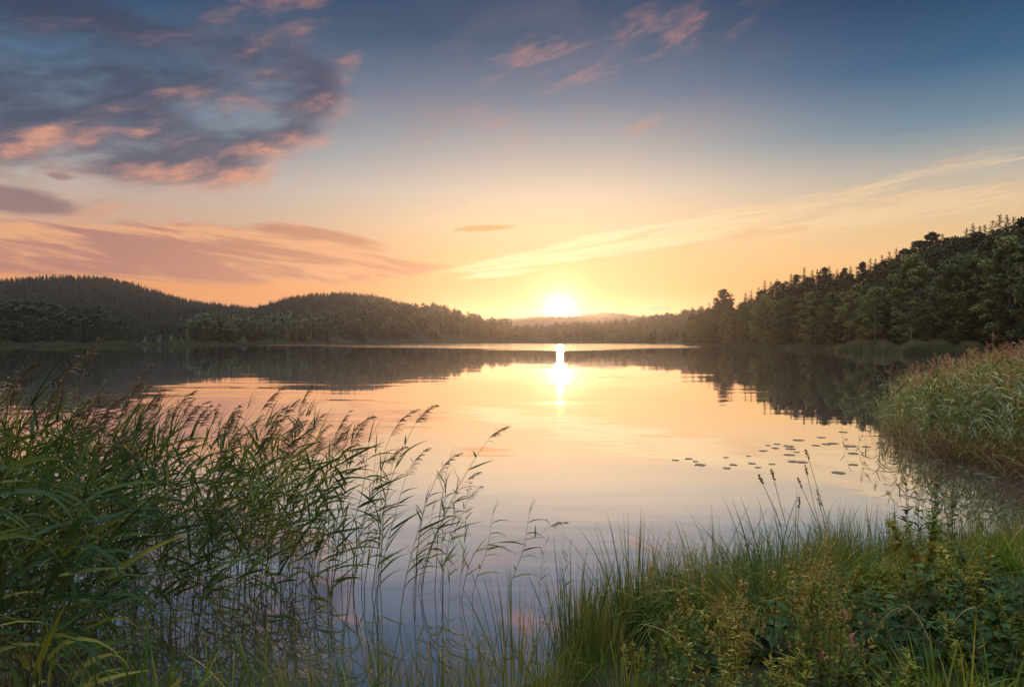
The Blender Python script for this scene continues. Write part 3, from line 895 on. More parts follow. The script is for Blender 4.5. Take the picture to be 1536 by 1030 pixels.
def build_bank_plants():
    rg = np.random.default_rng(41)
    # ---- grass covering the bank: nobody could count the blades
    tv = [tuft(rg, 60, h, .16, w, dr, (ln, 0), sp) for h, w, dr, ln, sp in ((.42, .007, 1.6, .05, .6), (.55, .006, 2.0, .1, .7), (.35, .008, 1.2, 0, .5), (.5, .005, 2.6, -.1, .8))]
    tf = []
    for i in range(2500):
        x = random.uniform(-4, 9); y = random.uniform(2.2, 12)
        e = float(bank_y(x)); d = e - y
        if d < -.12 or abs(x) > .75 * y + .6: continue
        if x < -.4 and d > 1.2: continue
        if x < 1.7 and random.random() < (.72 if d < .5 else .4): continue
        tf.append((random.randrange(4), x, y, max(-.06, float(ground(x, y)) - .02), random.uniform(0, 6.28), random.uniform(.4, .95) * (1.0 if d < 1.2 else .62), 1))
    tag(place('bank_grass', merged('bank_grass', tv, tf, M['grass'])), 'tangled green grass covering the weedy bank', 'grass', kind='stuff')
    # upright emergent sedge along the water's edge, centre of the picture
    ev = [tuft(rg, 34, h, .13, .008, .5, (.03, 0), .3, 5) for h in (.55, .7, .6)]
    tf = []
    for i in range(190):
        px = random.uniform(850, 1540); x0 = gx(px, 6.5)
        D = float(bank_y(x0)) + random.gauss(.15, .28)
        x = gx(px, D); 
        tf.append((random.randrange(3), x, D, -.05, random.uniform(0, 6.28), random.uniform(.6, 1.1), 1))
    tag(place('edge_sedge', merged('edge_sedge', ev, tf, M['sedge'])), 'upright sedge blades fringing the water edge of the weedy bank', 'sedge', kind='stuff')
    # ---- individual tufts along the bottom of the frame
    fine = [tuft(rg, n, h, .10, .009, dr, (ln, 0), sp) for n, h, dr, ln, sp in ((45, .75, 1.0, .05, .35), (36, .65, 1.4, .12, .5), (50, .85, 1.3, -.05, .45), (40, .7, 1.8, .1, .6))]
    fm = [g.mesh('grass_tuft', M['sedge']) for g in fine]
    wide = [tuft(rg, n, h, .08, .02, dr, (ln, 0), sp, 7) for n, h, dr, ln, sp in ((20, .8, 2.2, .05, .6), (24, .7, 2.6, .1, .8), (17, .95, 1.6, .1, .5))]
    wm = [g.mesh('grass_tuft', M['grass']) for g in wide]
    lime = [tuft(rg, 70, h, .12, .014, 2.0, (.02, 0), .75, 7).mesh('grass_tuft', M['lime']) for h in (.5, .42, .58)]
    tm = [tuft(rg, 60, 1.0, .12, .007, 3.4, (ln, 0), 1.1, 9).mesh('grass_tuft', M['sedge']) for ln in (-.25, .05)]
    def tf_obj(me, px, D, sc, lab, gr='grass tufts on the bank'):
        x, y, z = at_bank(px, D)
        o = tag(place('grass_tuft', me, None, (x, y, z), random.uniform(0, 6.28), sc), lab, 'grass tuft', gr)
        if 'forked' in lab:
            g = G()
            for dx, dy, L, dr in ((.10, .03, .68, .5), (.22, -.06, .56, 1.6)):
                pts = blade_path((0, 0, 0), (dx, dy, 1), L, dr, 9)
                g.ribbon(pts, .02 * np.clip((1 - np.linspace(0, 1, 9)) ** .6, .05, 1), (.8, .6, 0), .12)
            place('forked_blade', g.mesh('forked_blade', M['gold']), o)
    for me, px, D, sc, lab in [
            (wm[0], 175, 4.15, 1.15, 'broad-bladed grass clump in the front corner under the dense reeds'),
            (wm[1], 250, 4.2, 1.0, 'arching broad grass clump in front of the dark reed reflections'),
            (wm[2], 215, 4.4, 1.1, 'tallest arching broad-bladed clump with pale tips near the reed bed'),
            (wm[0], 330, 4.3, .9, 'low broad-bladed clump with reddish dry blades at the frame bottom'),
            (wm[1], 60, 4.2, 1.1, 'straw-tipped grass clump at the extreme lower corner under the reeds'),
            (wm[2], 385, 4.5, .8, 'sparse upright blades just in front of black reflected stems'),
            (fm[3], 430, 4.75, .8, 'thin grass tuft among black reflected reed stems'),
            (fm[1], 480, 4.8, .85, 'spreading fine tuft where the reflected reeds end'),
            (wm[1], 525, 4.75, .7, 'broad-bladed low tuft midway along the bottom edge'),
            (fm[2], 575, 4.9, .8, 'straight-bladed tuft over lilac reflections'),
            (fm[0], 615, 4.85, .7, 'short upright tuft second in line along the bottom edge'),
            (fm[0], 655, 4.9, .75, 'upright grass tuft first in line along the bottom edge'),
            (fm[1], 720, 5.0, .8, 'thin spraying tuft between two upright tufts along the bottom'),
            (fm[2], 765, 5.05, 1.05, 'tall sheaf of straight blades rising into lilac water'),
            (fm[3], 810, 5.1, .95, 'leaning grass tuft beside the tall straight sheaf'),
            (fm[0], 862, 5.5, 1.3, 'slender tall rush clump standing alone against grey water'),
            (fm[1], 905, 5.5, .9, 'fine wispy tuft where the bank begins'),
            (fm[2], 945, 5.9, 1.25, 'dark upright sedge clump at the tip of the bank'),
            (fm[0], 985, 6.0, 1.15, 'sedge clump with long trailing blades over the water'),
            (fm[3], 1015, 6.2, 1.1, 'dense sedge clump next to the trailing one'),
            (fm[2], 700, 4.75, .6, 'low grass tuft hugging the frame bottom left of the sheaf'),
            (fm[1], 840, 4.8, .7, 'low spreading tuft with pale tips at the frame bottom'),
            (tm[0], 1062, 5.9, 1.0, 'tuft of long hair-like blades trailing out over the water'),
            (tm[1], 1125, 6.0, 1.0, 'tuft of long blades arching both ways on the bank crest'),
            (tm[0], 1005, 5.8, .8, 'trailing tuft low at the bank tip'),
            (tm[1], 1215, 6.1, .95, 'arching long-bladed tuft behind the thin seed stalks'),
            (lime[0], 1400, 3.7, .95, 'bright lime grass tuft at the bottom of the bank'),
            (lime[1], 1455, 3.55, 1.0, 'lime tuft with one tall forked yellow blade'),
            (lime[2], 1500, 3.6, .85, 'lime tuft pressed into the lower corner of the bank'),
            (lime[1], 1360, 3.6, .75, 'small lime tuft beside the dark leafy hollow'),
            (lime[2], 1500, 6.8, 1.0, 'yellow green sedge tuft on the water edge by the frame side'),
            (lime[0], 1470, 7.0, 1.05, 'yellow green sedge tuft against silver water'),
            (lime[1], 1535, 6.4, 1.1, 'yellow green sedge tuft cut by the frame side'),
    ]: tf_obj(me, px, D, sc, lab)
    # ---- sedge tussocks
    tus = [tuft(rg, 300, h, .32, .009, dr, (ln, 0), 1.05, 8).mesh('sedge_tussock', M['sedge']) for h, dr, ln in ((1.05, 2.2, -.05), (1.0, 3.2, .1), (.85, 3.4, 0))]
    for i, px, D, sc, lab in [
            (0, 1085, 5.7, .92, 'tallest sedge tussock with long hair-like blades arching to the water'),
            (1, 1140, 5.4, 1.0, 'wide shaggy tussock with pinkish dry blades on its crown'),
            (2, 1190, 5.7, 1.05, 'dark sedge tussock beneath the thin seed stalks'),
            (1, 1045, 5.6, .8, 'smaller tussock sloping down to the bank tip'),
            (0, 1245, 6.2, .8, 'sparse tussock behind the golden flowering weeds'),
            (2, 1310, 6.2, .95, 'sedge tussock beside the broad-leaved orange plant'),
            (1, 1430, 6.5, .7, 'low tussock near the gap of silver water')]:
        x, y, z = at_bank(px, D)
        tag(place('sedge_tussock', tus[i], None, (x, y, z), random.uniform(0, 6.28), sc), lab, 'tussock', 'sedge tussocks on the bank')
    # ---- seed stalks
    def stalk(name, px0, py0, px1, py1, D, lab, head='seed', hl=.09, r=.003):
        x0, x1 = gx(px0, D), gx(px1, D); z0, z1 = gz(py0, D), gz(py1, D)
        o = empty(name, (x0, D, z0), lab, 'seed stalk', 'thin seed stalks over the bank')
        g = G(); t = np.linspace(0, 1, 8)
        pts = np.stack([(x1 - x0) * (t ** 1.25), .03 * np.sin(t * 4), (z1 - z0) * t], 1)
        g.tube(pts, np.linspace(r, r * .6, 8), 5); place('stem', g.mesh('stalk_stem', M['wstem']), o)
        h = G(); n = 40; u = rg.uniform(0, 1, n)
        d = pts[-1] - pts[-2]; d /= np.linalg.norm(d)
        c = pts[-1] - d * hl * u[:, None] + rg.normal(0, .0045, (n, 3))
        h.cards(c, rg.normal(size=(n, 3)), rg.uniform(.007, .013, n), rg, 1.7)
        place('seed_head', h.mesh('seed_head', M[head]), o)
    stalk('seed_stalk', 1246, 800, 1207, 674, 6.0, 'longest thin stalk with a dark seed head, leaning outward over pale water')
    stalk('seed_stalk', 1232, 800, 1206, 696, 6.2, 'thin stalk crossing behind the longest one, small blunt head')
    stalk('seed_stalk', 1232, 800, 1195, 716, 5.9, 'short-headed stalk just below the two long crossing stalks')
    stalk('seed_stalk', 1180, 790, 1156, 704, 5.9, 'straight bare stalk standing apart between bank blades and lily pads')
    stalk('seed_stalk', 1172, 790, 1137, 712, 5.8, 'stalk curving away outermost over pale water')
    stalk('seed_stalk', 1242, 800, 1224, 734, 6.0, 'thick-headed short stalk in front of the long crossing stalks', hl=.14)
    stalk('seed_stalk', 1200, 830, 1198, 746, 5.6, 'dark upright stalk rising straight from the shaggy tussock')
    # ---- dry straws lying across the bank
    for px0, py0, px1, py1, D, lab in [
            (1040, 985, 960, 930, 4.4, 'dry pink straw lying toward the water at the bank tip'),
            (1145, 972, 1095, 945, 4.0, 'bent pink straw across the golden bushy weeds'),
            (1300, 985, 1340, 905, 3.9, 'dry arching straw over the dark leafy hollow'),
            (1395, 960, 1345, 900, 4.0, 'pale slanting straw over the dark leafy hollow'),
            (1432, 932, 1455, 905, 4.1, 'short golden straw standing at the hollow edge'),
            (1165, 965, 1160, 880, 4.3, 'upright pale straw between the two golden weeds')]:
        x0, x1 = gx(px0, D), gx(px1, D); z0, z1 = gz(py0, D), gz(py1, D)
        t = np.linspace(0, 1, 9); g = G()
        pts = np.stack([(x1 - x0) * t, -.06 * t, (z1 - z0) * (t + .35 * np.sin(pi * t) * .6)], 1)
        g.ribbon(pts, .007 * (1 - t) ** .5 + .0015, (0.4, .5, .7), .2)
        tag(place('dry_straw', g.mesh('dry_straw', M['straw']), None, (x0, D, z0)), lab, 'straw', 'dry straws across the bank')
    # ---- flowering and leafy weeds
    def put_weed(name, args, mats, px, D, lab, cat, gr, topy=None, sink=0.0, rz=None):
        s, l, h = weed(rg, **args)
        x, y, z = at_bank(px, D)
        sc = 1.0
        if topy: sc = (gz(topy, D) - z) / (args['H'] * 1.0)
        o = empty(name, (x, y, z - sink), lab, cat, gr, random.uniform(0, 6.28) if rz is None else rz, sc)
        place('stems', s.mesh('weed_stems', M['wstem']), o)
        place('leaves', l.mesh('weed_leaves', M[mats[0]], True), o)
        for k, q in enumerate(h): place('flower_head', q.mesh('weed_head', M['pink' if 'pink' in lab and k % 9 == 4 else mats[1]]), o)
    gw = 'golden weeds on the bank'
    put_weed('golden_weed', dict(H=.85, nst=7, pairs=20, L=.085, W=.022, spread=.16, lean=.3), ('gold', 'rust'), 1062, 3.9, 'low bushy golden orange weed at the foot of the bank', 'weed', gw, 880)
    put_weed('golden_weed', dict(H=.8, nst=4, pairs=18, L=.07, W=.02, spread=.1, lean=.22), ('gold', 'rust'), 1112, 4.0, 'upright golden weed spire beside the low bushy one', 'weed', gw, 902)
    put_weed('golden_weed', dict(H=1.0, nst=5, pairs=18, L=.10, W=.024, spread=.12, lean=.25), ('olive', 'rust'), 1195, 4.0, 'tall weed with brown tufted top and narrow olive leaves', 'weed', gw, 832)
    put_weed('golden_weed', dict(H=1.0, nst=5, pairs=16, L=.095, W=.028, spread=.12, lean=.25), ('olive', 'rust'), 1240, 4.1, 'tall olive weed with pale tufts leaning on the brown-topped one', 'weed', gw, 818)
    put_weed('golden_weed', dict(H=.8, nst=4, pairs=14, L=.085, W=.026, spread=.1, lean=.25), ('olive', 'rust'), 1262, 3.9, 'olive weed with tiny pink spikes at the hollow edge', 'weed', gw, 905)
    put_weed('golden_weed', dict(H=.6, nst=5, pairs=12, L=.09, W=.028, spread=.14, lean=.3, heads=False), ('gold', 'rust'), 1195, 3.55, 'yellow-leaved weed at the very bottom of the frame', 'weed', gw, 960)
    put_weed('golden_weed', dict(H=.6, nst=5, pairs=12, L=.08, W=.03, spread=.14, lean=.3, heads=False), ('olive', 'rust'), 1130, 3.6, 'low olive weed filling the gap at the frame bottom', 'weed', gw, 975)
    put_weed('leafy_shrub', dict(H=.75, nst=6, pairs=10, L=.11, W=.05, spread=.16, lean=.35, heads=False), ('olive', 'rust'), 1385, 5.6, 'broad-leaved plant with orange tints against silver water', 'weed', 'broad-leaved plants on the bank', 752)
    put_weed('leafy_shrub', dict(H=.7, nst=5, pairs=11, L=.10, W=.042, spread=.16, lean=.35, heads=False), ('gold', 'rust'), 1412, 5.3, 'orange brown leafy plant below the broad-leaved one', 'weed', 'broad-leaved plants on the bank', 785)
    put_weed('leafy_shrub', dict(H=.6, nst=6, pairs=9, L=.10, W=.04, spread=.2, lean=.4, heads=False), ('olive', 'rust'), 1520, 5.0, 'yellowing leafy plant at the frame side above the hollow', 'weed', 'broad-leaved plants on the bank', 880)
    for px, D, m, h, ty, lab in (
            (1470, 4.3, 'olive', .6, 905, 'olive leafy plant filling the slope under the frame-side plant'),
            (1500, 4.6, 'gold', .6, 868, 'yellow tinted leafy plant beside the yellowing frame-side plant'),
            (1345, 5.2, 'olive', .6, 838, 'fresh green leafy plant between sedge and the orange brown plant'),
            (1300, 5.4, 'gold', .6, 846, 'amber leafy plant behind the pale-tufted weed'),
            (1335, 3.6, 'olive', .5, 968, 'green leafy plant at the frame bottom beside the lime tufts'),
            (1020, 4.6, 'olive', .5, 940, 'low green leafy plant on the bank tip'),
            (960, 5.1, 'gold', .4, 960, 'small yellowed plant at the waterline of the bank tip'),
            (1440, 5.4, 'olive', .6, 840, 'green leafy plant against the gap of silver water')):
        put_weed('leafy_shrub', dict(H=h, nst=6, pairs=11, L=.10, W=.038, spread=.2, lean=.45, heads=False), (m, m), px, D, lab, 'weed', 'broad-leaved plants on the bank', ty)
    hv = []
    for i in range(5):
        s, l, h = weed(rg, H=.5, nst=5, pairs=9, L=.13, W=.05, spread=.16, lean=.4, heads=False, branch=False)
        hv.append((s.mesh('herb_stems', M['wstem']), l.mesh('herb_leaves', M['herb'], True)))
    for i, (px, D, sc, lab) in enumerate([
            (1330, 4.3, 1.0, 'dark broad-leaved herb deep in the shady hollow'),
            (1385, 4.4, 1.1, 'blue-green herb catching light in the hollow'),
            (1440, 4.5, 1.2, 'dark herb with wide leaves against the yellowing plant'),
            (1480, 4.6, 1.1, 'dark herb below the yellowing leafy plant'),
            (1300, 3.8, .8, 'dark herb behind the pink-spiked weed'),
            (1365, 3.8, .8, 'low dark herb behind the small lime tuft'),
            (1425, 4.9, 1.15, 'dark herb under the orange brown plant'),
            (1300, 4.9, 1.1, 'dark herb below the sedge beside the orange plant'),
            (1150, 4.6, 1.1, 'dark leafy herb in the shade between the golden weeds'),
            (1090, 4.5, .8, 'dark leafy herb behind the low bushy golden weed'),
            (1230, 3.5, .7, 'dark green herb at the frame bottom under the tall weeds'),
            (1525, 4.0, 1.0, 'dark herb above the lime tuft in the lower corner'),
            (1280, 3.5, .6, 'smallest dark herb at the frame bottom'),
            (1070, 3.6, .7, 'dark herb at the frame bottom under the low bushy golden weed'),
            (1160, 3.7, .75, 'dark herb at the frame bottom below the yellow-leaved weed'),
            (1470, 5.2, 1.0, 'dark herb on the bare slope under the yellow green sedge'),
            (1505, 5.4, 1.1, 'dark herb at the frame side under the yellow green sedge'),
            (1535, 5.0, 1.1, 'dark herb cut by the frame side behind the yellowing plant'),
            (1450, 5.6, .9, 'small dark herb beneath the gap of silver water'),
            (1000, 4.4, .7, 'dark herb low on the bank tip among fine grass'),
            (1020, 3.9, .6, 'small dark herb beside the pink straw')]):
        s, l = hv[i % 5]; x, y, z = at_bank(px, D)
        o = empty('dark_herb', (x, y, z - .02), lab, 'herb', 'dark herbs on the bank', random.uniform(0, 6.28), sc)
        place('stems', s, o); place('leaves', l, o)
    # ---- thin leafy stalks standing in the water before the golden bed
    for i, (px, D, ty, lab) in enumerate([
            (1345, 7.8, 712, 'thin leafy water stalk, outermost against silver water'),
            (1362, 7.9, 668, 'tall thin water stalk with narrow leaves in pairs'),
            (1380, 8.2, 690, 'dark leafy water stalk in the middle of the cluster'),
            (1392, 7.6, 660, 'tallest leafy water stalk before the golden bed'),
            (1406, 8.3, 700, 'reddish leafy water stalk behind the tallest'),
            (1415, 7.9, 680, 'leafy water stalk with crowded curled leaves'),
            (1432, 8.4, 706, 'water stalk nearest the dark reflection'),
            (1298, 7.2, 768, 'drooping few-leaved shoot lying over the bank grass'),
            (1448, 8.2, 730, 'short water stalk at the rim of the dark reflection'),
            (1372, 7.5, 726, 'low leafy water stalk at the foot of the tall thin one'),
            (1330, 7.7, 742, 'short bent water stalk beside the broad-leaved plant'),
            (1424, 7.6, 716, 'leafy water stalk in front of the crowded curled leaves'),
            (1468, 8.6, 742, 'small leafy water stalk deepest in the dark reflection')]):
        s, l, h = weed(rg, 1.0, 1 + i % 2, 15, .13, .032, .03, .14, False, .1, False)
        x = gx(px, D); sc = gz(ty, D) + .1
        o = empty('water_weed', (x, D, -.1), lab, 'water weed', 'leafy stalks in the water', random.uniform(0, 6.28), sc)
        place('stem', s.mesh('water_weed_stem', M['wstem']), o); place('leaves', l.mesh('water_weed_leaves', M['herb'], True), o)


# ------------------------------------------------------------------ sky, sun, haze, camera
def uv(px, py):
    a = math.atan((px - 768) / F)
    return math.degrees(a), math.degrees(math.atan((HY - py) / F * math.cos(a)))


def build_sky():
    w = bpy.data.worlds.new('World'); S.world = w; w.use_nodes = True
    w.node_tree.nodes.clear(); nt = NT(w.node_tree)
    out = nt.new('ShaderNodeOutputWorld')
    tc = nt.new('ShaderNodeTexCoord'); D = tc.outputs['Generated']
    x, y, z = nt.sep(nt.vm('NORMALIZE', D))
    U = nt.m('MULTIPLY', nt.m('ARCTAN2', x, y), 180 / pi)
    V = nt.m('MULTIPLY', nt.m('ARCSINE', z), 180 / pi)
    fv = nt.m('DIVIDE', V, 60.0, clamp=True)
    def col(stops): return nt.ramp(fv, [(max(0, (HYV(p))) / 60.0, lin(*c)) for p, c in stops])
    def HYV(p): return p if p >= 0 else 0
    e = lambda py: math.degrees(math.atan((HY - py) / F))
    left = col([(0, (238, 150, 88)), (e(440), (236, 158, 98)), (e(400), (226, 164, 122)), (e(340), (204, 172, 150)), (e(290), (186, 178, 172)), (e(230), (136, 154, 168)), (e(150), (84, 118, 145)), (e(60), (40, 80, 112)), (e(0), (26, 66, 100)), (58, (26, 62, 104))])
    mid = col([(0, (240, 160, 84)), (e(440), (236, 158, 86)), (e(400), (240, 184, 120)), (e(340), (238, 204, 160)), (e(290), (218, 200, 178)), (e(230), (174, 172, 170)), (e(150), (108, 126, 148)), (e(60), (48, 84, 116)), (e(0), (28, 68, 104)), (58, (24, 56, 95))])
    right = col([(0, (238, 160, 88)), (e(440), (240, 174, 98)), (e(400), (240, 192, 128)), (e(340), (226, 196, 154)), (e(290), (184, 178, 166)), (e(230), (112, 140, 156)), (e(150), (48, 96, 132)), (e(60), (14, 66, 104)), (e(0), (2, 50, 88)), (58, (16, 48, 88))])
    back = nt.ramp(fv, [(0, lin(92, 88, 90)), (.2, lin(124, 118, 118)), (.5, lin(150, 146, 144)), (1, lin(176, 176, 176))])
    zen_fill = nt.ss(36, 62, V)
    c = nt.mix(nt.ss(-26, 2, U), left, mid)
    c = nt.mix(nt.ss(5, 30, U), c, right)
    # ---- clouds
    def blob(px, py, sx, sy, rot=0.0):
        u0, v0 = uv(px, py); kx = F / 57.3
        du = nt.m('SUBTRACT', U, u0); dv = nt.m('SUBTRACT', V, v0)
        cr, sr = math.cos(R(rot)), math.sin(R(rot))
        a = nt.m('ADD', nt.m('MULTIPLY', du, cr * kx / sx), nt.m('MULTIPLY', dv, sr * kx / sx))
        b = nt.m('ADD', nt.m('MULTIPLY', du, -sr * kx / sy), nt.m('MULTIPLY', dv, cr * kx / sy))
        r2 = nt.m('ADD', nt.m('MULTIPLY', a, a), nt.m('MULTIPLY', b, b))
        return nt.m('EXPONENT', nt.m('MULTIPLY', r2, -1.0))
    def field(kx, ky, seed, detail=7, rough=.55, dist=.4, rot=0.0, ou=0.0, ov=0.0):
        cr, sr = math.cos(R(rot)), math.sin(R(rot))
        uu = nt.m('ADD', U, ou); vv = nt.m('ADD', V, ov)
        a = nt.m('ADD', nt.m('MULTIPLY', uu, cr * kx), nt.m('MULTIPLY', vv, sr * kx))
        b = nt.m('ADD', nt.m('MULTIPLY', uu, -sr * ky), nt.m('MULTIPLY', vv, cr * ky))
        return nt.noise(nt.xyz(a, b, seed), 1.0, detail, rough, dist)
    def over(base, alpha, colr): return nt.mix(alpha, base, colr)
    sumb = lambda *b: b[0] if len(b) == 1 else nt.m('ADD', b[0], sumb(*b[1:]))
    def cl(x, k=1.0): return nt.m('MULTIPLY', nt.m('MINIMUM', x, 1.0), k)

    # thin veil lending the middle sky its mauve and pink
    veil = cl(sumb(blob(900, 90, 230, 90, -12), blob(640, 185, 190, 45, 0), nt.m('MULTIPLY', blob(420, 120, 160, 110), .8)))
    f = field(.10, .22, 3.1, 6, .6, .8, 14)
    al = nt.m('MULTIPLY', nt.ss(.36, .72, f), veil)
    c = over(c, nt.m('MULTIPLY', al, .4), nt.mix(nt.ss(6, 22, V), lin(236, 180, 140), lin(118, 114, 132)))
    f2 = field(.22, .75, 8.4, 8, .6, .25, 16)
    wm = cl(sumb(blob(900, 75, 130, 40, 14), blob(1060, 35, 70, 22, 10), blob(640, 190, 150, 26, 0), blob(800, 95, 80, 30, 0)))
    c = over(c, nt.m('MULTIPLY', nt.m('MULTIPLY', nt.ss(.46, .74, f2), wm), .5), lin(206, 142, 126))

    # big broken bank, upper left: dark inside, orange where it faces the sun
    mask = cl(sumb(nt.m('MULTIPLY', blob(30, 120, 230, 120), 1.0), blob(270, 150, 220, 75, 8), nt.m('MULTIPLY', blob(400, 140, 110, 75, 20), .9), nt.m('MULTIPLY', blob(90, 222, 200, 26, -4), .85), nt.m('MULTIPLY', blob(120, 20, 120, 50), .5)))
    d1 = field(.15, .40, 4.7, 10, .57, .15, 12)
    d1b = field(.15, .40, 4.7, 7, .55, .15, 12, .9, -.8)
    bias = nt.m('MULTIPLY', nt.m('SUBTRACT', mask, .62), .40)
    den = nt.m('ADD', d1, bias)
    al = nt.ss(.36, .74, den)
    lit = nt.m('ADD', nt.m('MULTIPLY', nt.m('SUBTRACT', d1, d1b), 3.2), nt.ss(.64, .46, den, 0, .32))
    lit = nt.m('ADD', lit, nt.m('MULTIPLY', nt.ss(-34, -15, U), .40))
    lit = nt.m('ADD', lit, nt.ss(19, 10, V, -.25, .45), clamp=True)
    cc = nt.ramp(lit, [(0, lin(52, 62, 88)), (.35, lin(84, 80, 100)), (.65, lin(150, 112, 112)), (1, lin(214, 148, 120))])
    c = over(c, nt.m('MULTIPLY', al, .85), cc)
    # small puff low at the left edge
    d3 = field(.16, .5, 5.2, 7, .55, .4, -6)
    m3 = cl(sumb(blob(20, 296, 80, 20, -6), nt.m('MULTIPLY', blob(90, 266, 30, 8), .8)))
    al = nt.ss(.52, .74, nt.m('ADD', d3, nt.m('MULTIPLY', nt.m('SUBTRACT', m3, .4), .6)))
    c = over(c, nt.m('MULTIPLY', al, .85), nt.mix(nt.ss(12.2, 10.3, V), lin(206, 150, 124), lin(140, 112, 116)))
    # long mauve sheet over the left hills, fraying to the right
    m4 = cl(sumb(blob(60, 378, 330, 40, -3), nt.m('MULTIPLY', blob(400, 372, 170, 34, -8), .85), nt.m('MULTIPLY', blob(540, 398, 130, 12, -2), .95), nt.m('MULTIPLY', blob(480, 350, 90, 14, -8), .7)))
    d4 = field(.075, .55, 2.9, 9, .58, .3, -7)
    den = nt.m('ADD', d4, nt.m('MULTIPLY', nt.m('SUBTRACT', m4, .5), .62))
    al = nt.ss(.42, .62, den)
    cc = nt.mix(nt.ss(-34, -8, U), lin(172, 120, 116), lin(200, 138, 104))
    cc = nt.mix(nt.ss(.44, .62, field(.1, .9, 9.9, 6, .6, .5, -7)), cc, lin(234, 170, 124))
    c = over(c, nt.m('MULTIPLY', al, .85), cc)
    # lit streaks climbing to the right
    m5 = cl(sumb(nt.m('MULTIPLY', blob(830, 385, 200, 13, 9), 1.0), blob(1020, 345, 240, 20, 8), blob(1330, 316, 280, 14, 4), nt.m('MULTIPLY', blob(1420, 255, 160, 24, 9), .7), nt.m('MULTIPLY', blob(760, 412, 60, 5, 6), .8), nt.m('MULTIPLY', blob(1230, 350, 200, 24, 6), .5)))
    d5 = field(.13, 1.6, 6.6, 9, .60, .3, 5)
    den = nt.m('ADD', d5, nt.m('MULTIPLY', nt.m('SUBTRACT', m5, .5), .5))
    al = nt.ss(.49, .76, den)
    cc = nt.mix(nt.ss(4, 22, U), lin(255, 240, 192), lin(246, 212, 164))
    shade = nt.ss(.5, .66, field(.12, 1.3, 12.2, 6, .6, .6, 8))
    cc = nt.mix(nt.m('MULTIPLY', shade, .75), cc, nt.mix(nt.ss(-2, 20, U), lin(250, 206, 140), lin(214, 170, 136)))
    c = over(c, nt.m('MULTIPLY', al, .52), cc)
    # slivers
    for px, py, sx, sy, rot, cl_, k in ((712, 343, 60, 5, 3, (232, 164, 104), .9), (990, 463, 50, 3.5, 4, (206, 128, 96), .9), (1130, 352, 90, 6, 5, (226, 176, 128), .5)):
        b = nt.m('MULTIPLY', blob(px, py, sx, sy, rot), nt.ss(.3, .6, field(.25, 1.2, px * .01, 5)))
        c = over(c, nt.m('MULTIPLY', nt.ss(.2, .6, b), k), lin(*cl_))
    # behind the viewer: unseen sky, its brightness set as added fill for the foreground
    c = nt.mix(nt.ss(55, 105, nt.m('ABSOLUTE', U)), c, nt.vm('SCALE', back, BACK_FILL_K))
    c = nt.mix(zen_fill, c, (ZEN_FILL_K * .92, ZEN_FILL_K * .96, ZEN_FILL_K, 1))  # unseen overhead sky, made unnaturally bright to light the plants from above
    # the sun and its aureole
    sd = (math.sin(R(SUN_AZ)) * math.cos(R(SUN_EL)), math.cos(R(SUN_AZ)) * math.cos(R(SUN_EL)), math.sin(R(SUN_EL)))
    ang = nt.m('MULTIPLY', nt.m('ARCCOSINE', nt.m('MINIMUM', nt.vm('DOT_PRODUCT', nt.vm('NORMALIZE', D), sd), 1.0)), 180 / pi)
    def halo(s, k, colr):
        return nt.vm('MULTIPLY', nt.mix(1.0, (0, 0, 0, 1), colr), nt.xyz(*(3 * [nt.m('MULTIPLY', nt.m('EXPONENT', nt.m('MULTIPLY', ang, -1 / s)), k)])))
    glow = nt.vm('ADD', halo(.75, 6.5, (1, .72, .36, 1)), halo(4.5, .10, (1, .52, .18, 1)))
    disc = nt.ss(.75, .35, ang, 0, 7)
    glow = nt.vm('ADD', glow, nt.vm('MULTIPLY', (1, .88, .62), nt.xyz(disc, disc, disc)))
    c = nt.vm('ADD', c, glow)
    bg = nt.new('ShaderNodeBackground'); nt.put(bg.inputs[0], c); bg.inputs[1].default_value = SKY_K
    sky = nt.new('ShaderNodeTexSky', sky_type='NISHITA', sun_disc=False, sun_elevation=R(SUN_EL), sun_rotation=R(SUN_AZ), air_density=1.0, dust_density=.2, ozone_density=3.0)
    c = nt.vm('ADD', c, nt.vm('SCALE', sky.outputs[0], .0015))
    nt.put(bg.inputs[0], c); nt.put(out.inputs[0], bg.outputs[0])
    w.cycles.sampling_method = 'MANUAL'; w.cycles.sample_map_resolution = 1024
    l = bpy.data.lights.new('sun', 'SUN'); l.energy = SUN_E; l.angle = R(.53); l.color = (1, .55, .24)
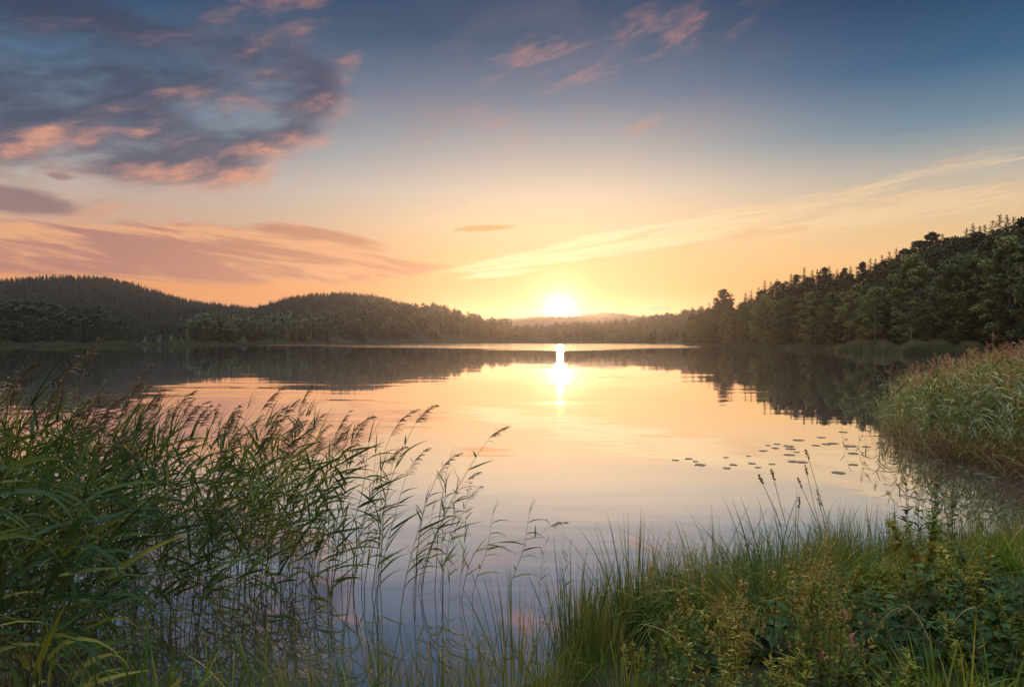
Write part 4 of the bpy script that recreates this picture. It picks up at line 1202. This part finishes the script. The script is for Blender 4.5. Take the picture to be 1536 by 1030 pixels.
    o = bpy.data.objects.new('sun', l); COL.objects.link(o)
    from mathutils import Vector
    o.rotation_euler = Vector(sd).to_track_quat('Z', 'Y').to_euler(); o.location = (0, 0, 60)


def build_haze():
    m, nt, out = material('morning_haze')
    v = nt.new('ShaderNodeVolumePrincipled')
    v.inputs['Color'].default_value = HAZE_C
    v.inputs['Density'].default_value = HAZE_D
    v.inputs['Anisotropy'].default_value = HAZE_G
    nt.put(out.inputs['Volume'], v.outputs[0])
    a, b, h, lo = 3600, 3600, 142, -4
    V = np.array([(sx * a, sy * b, zz) for zz in (lo, h) for sx, sy in ((-1, -1), (1, -1), (1, 1), (-1, 1))], float)
    f = np.array([(0, 3, 2, 1), (4, 5, 6, 7), (0, 1, 5, 4), (1, 2, 6, 5), (2, 3, 7, 6), (3, 0, 4, 7)])
    o = place('haze', make_mesh('haze', [V], [f], m))
    tag(o, 'thin warm morning haze over the lake', 'haze', kind='stuff')


SKY_K, SUN_E, BACK_FILL_K, ZEN_FILL_K = 1.0, 3.5, 1.6, 3.5  # back and zenith factors set the added fill from unseen sky
HAZE_C, HAZE_D, HAZE_G = (.80, .80, .92, 1), .00010, .76

build_sky()
build_ground()
build_water()
build_trees()
build_reeds()
build_pads()
build_bank_plants()
build_haze()

cam = bpy.data.cameras.new('camera'); cam.sensor_width = 36; cam.lens = 36 * F / 1536
cam.clip_start = .05; cam.clip_end = 12000
co = bpy.data.objects.new('camera', cam); COL.objects.link(co)
co.location = (0, 0, CAM_H); co.rotation_euler = (R(90) - math.atan((515 - HY) / F), 0, 0)
S.camera = co
S.view_settings.view_transform = 'Standard'; S.view_settings.look = 'None'
S.view_settings.exposure = 0; S.view_settings.gamma = 1
S.render.engine = 'CYCLES'
cy = S.cycles
cy.use_denoising = True
cy.max_bounces = 6; cy.diffuse_bounces = 1; cy.glossy_bounces = 3; cy.transmission_bounces = 3; cy.volume_bounces = 0; cy.transparent_max_bounces = 8
cy.caustics_reflective = False; cy.caustics_refractive = False
cy.sample_clamp_indirect = 6
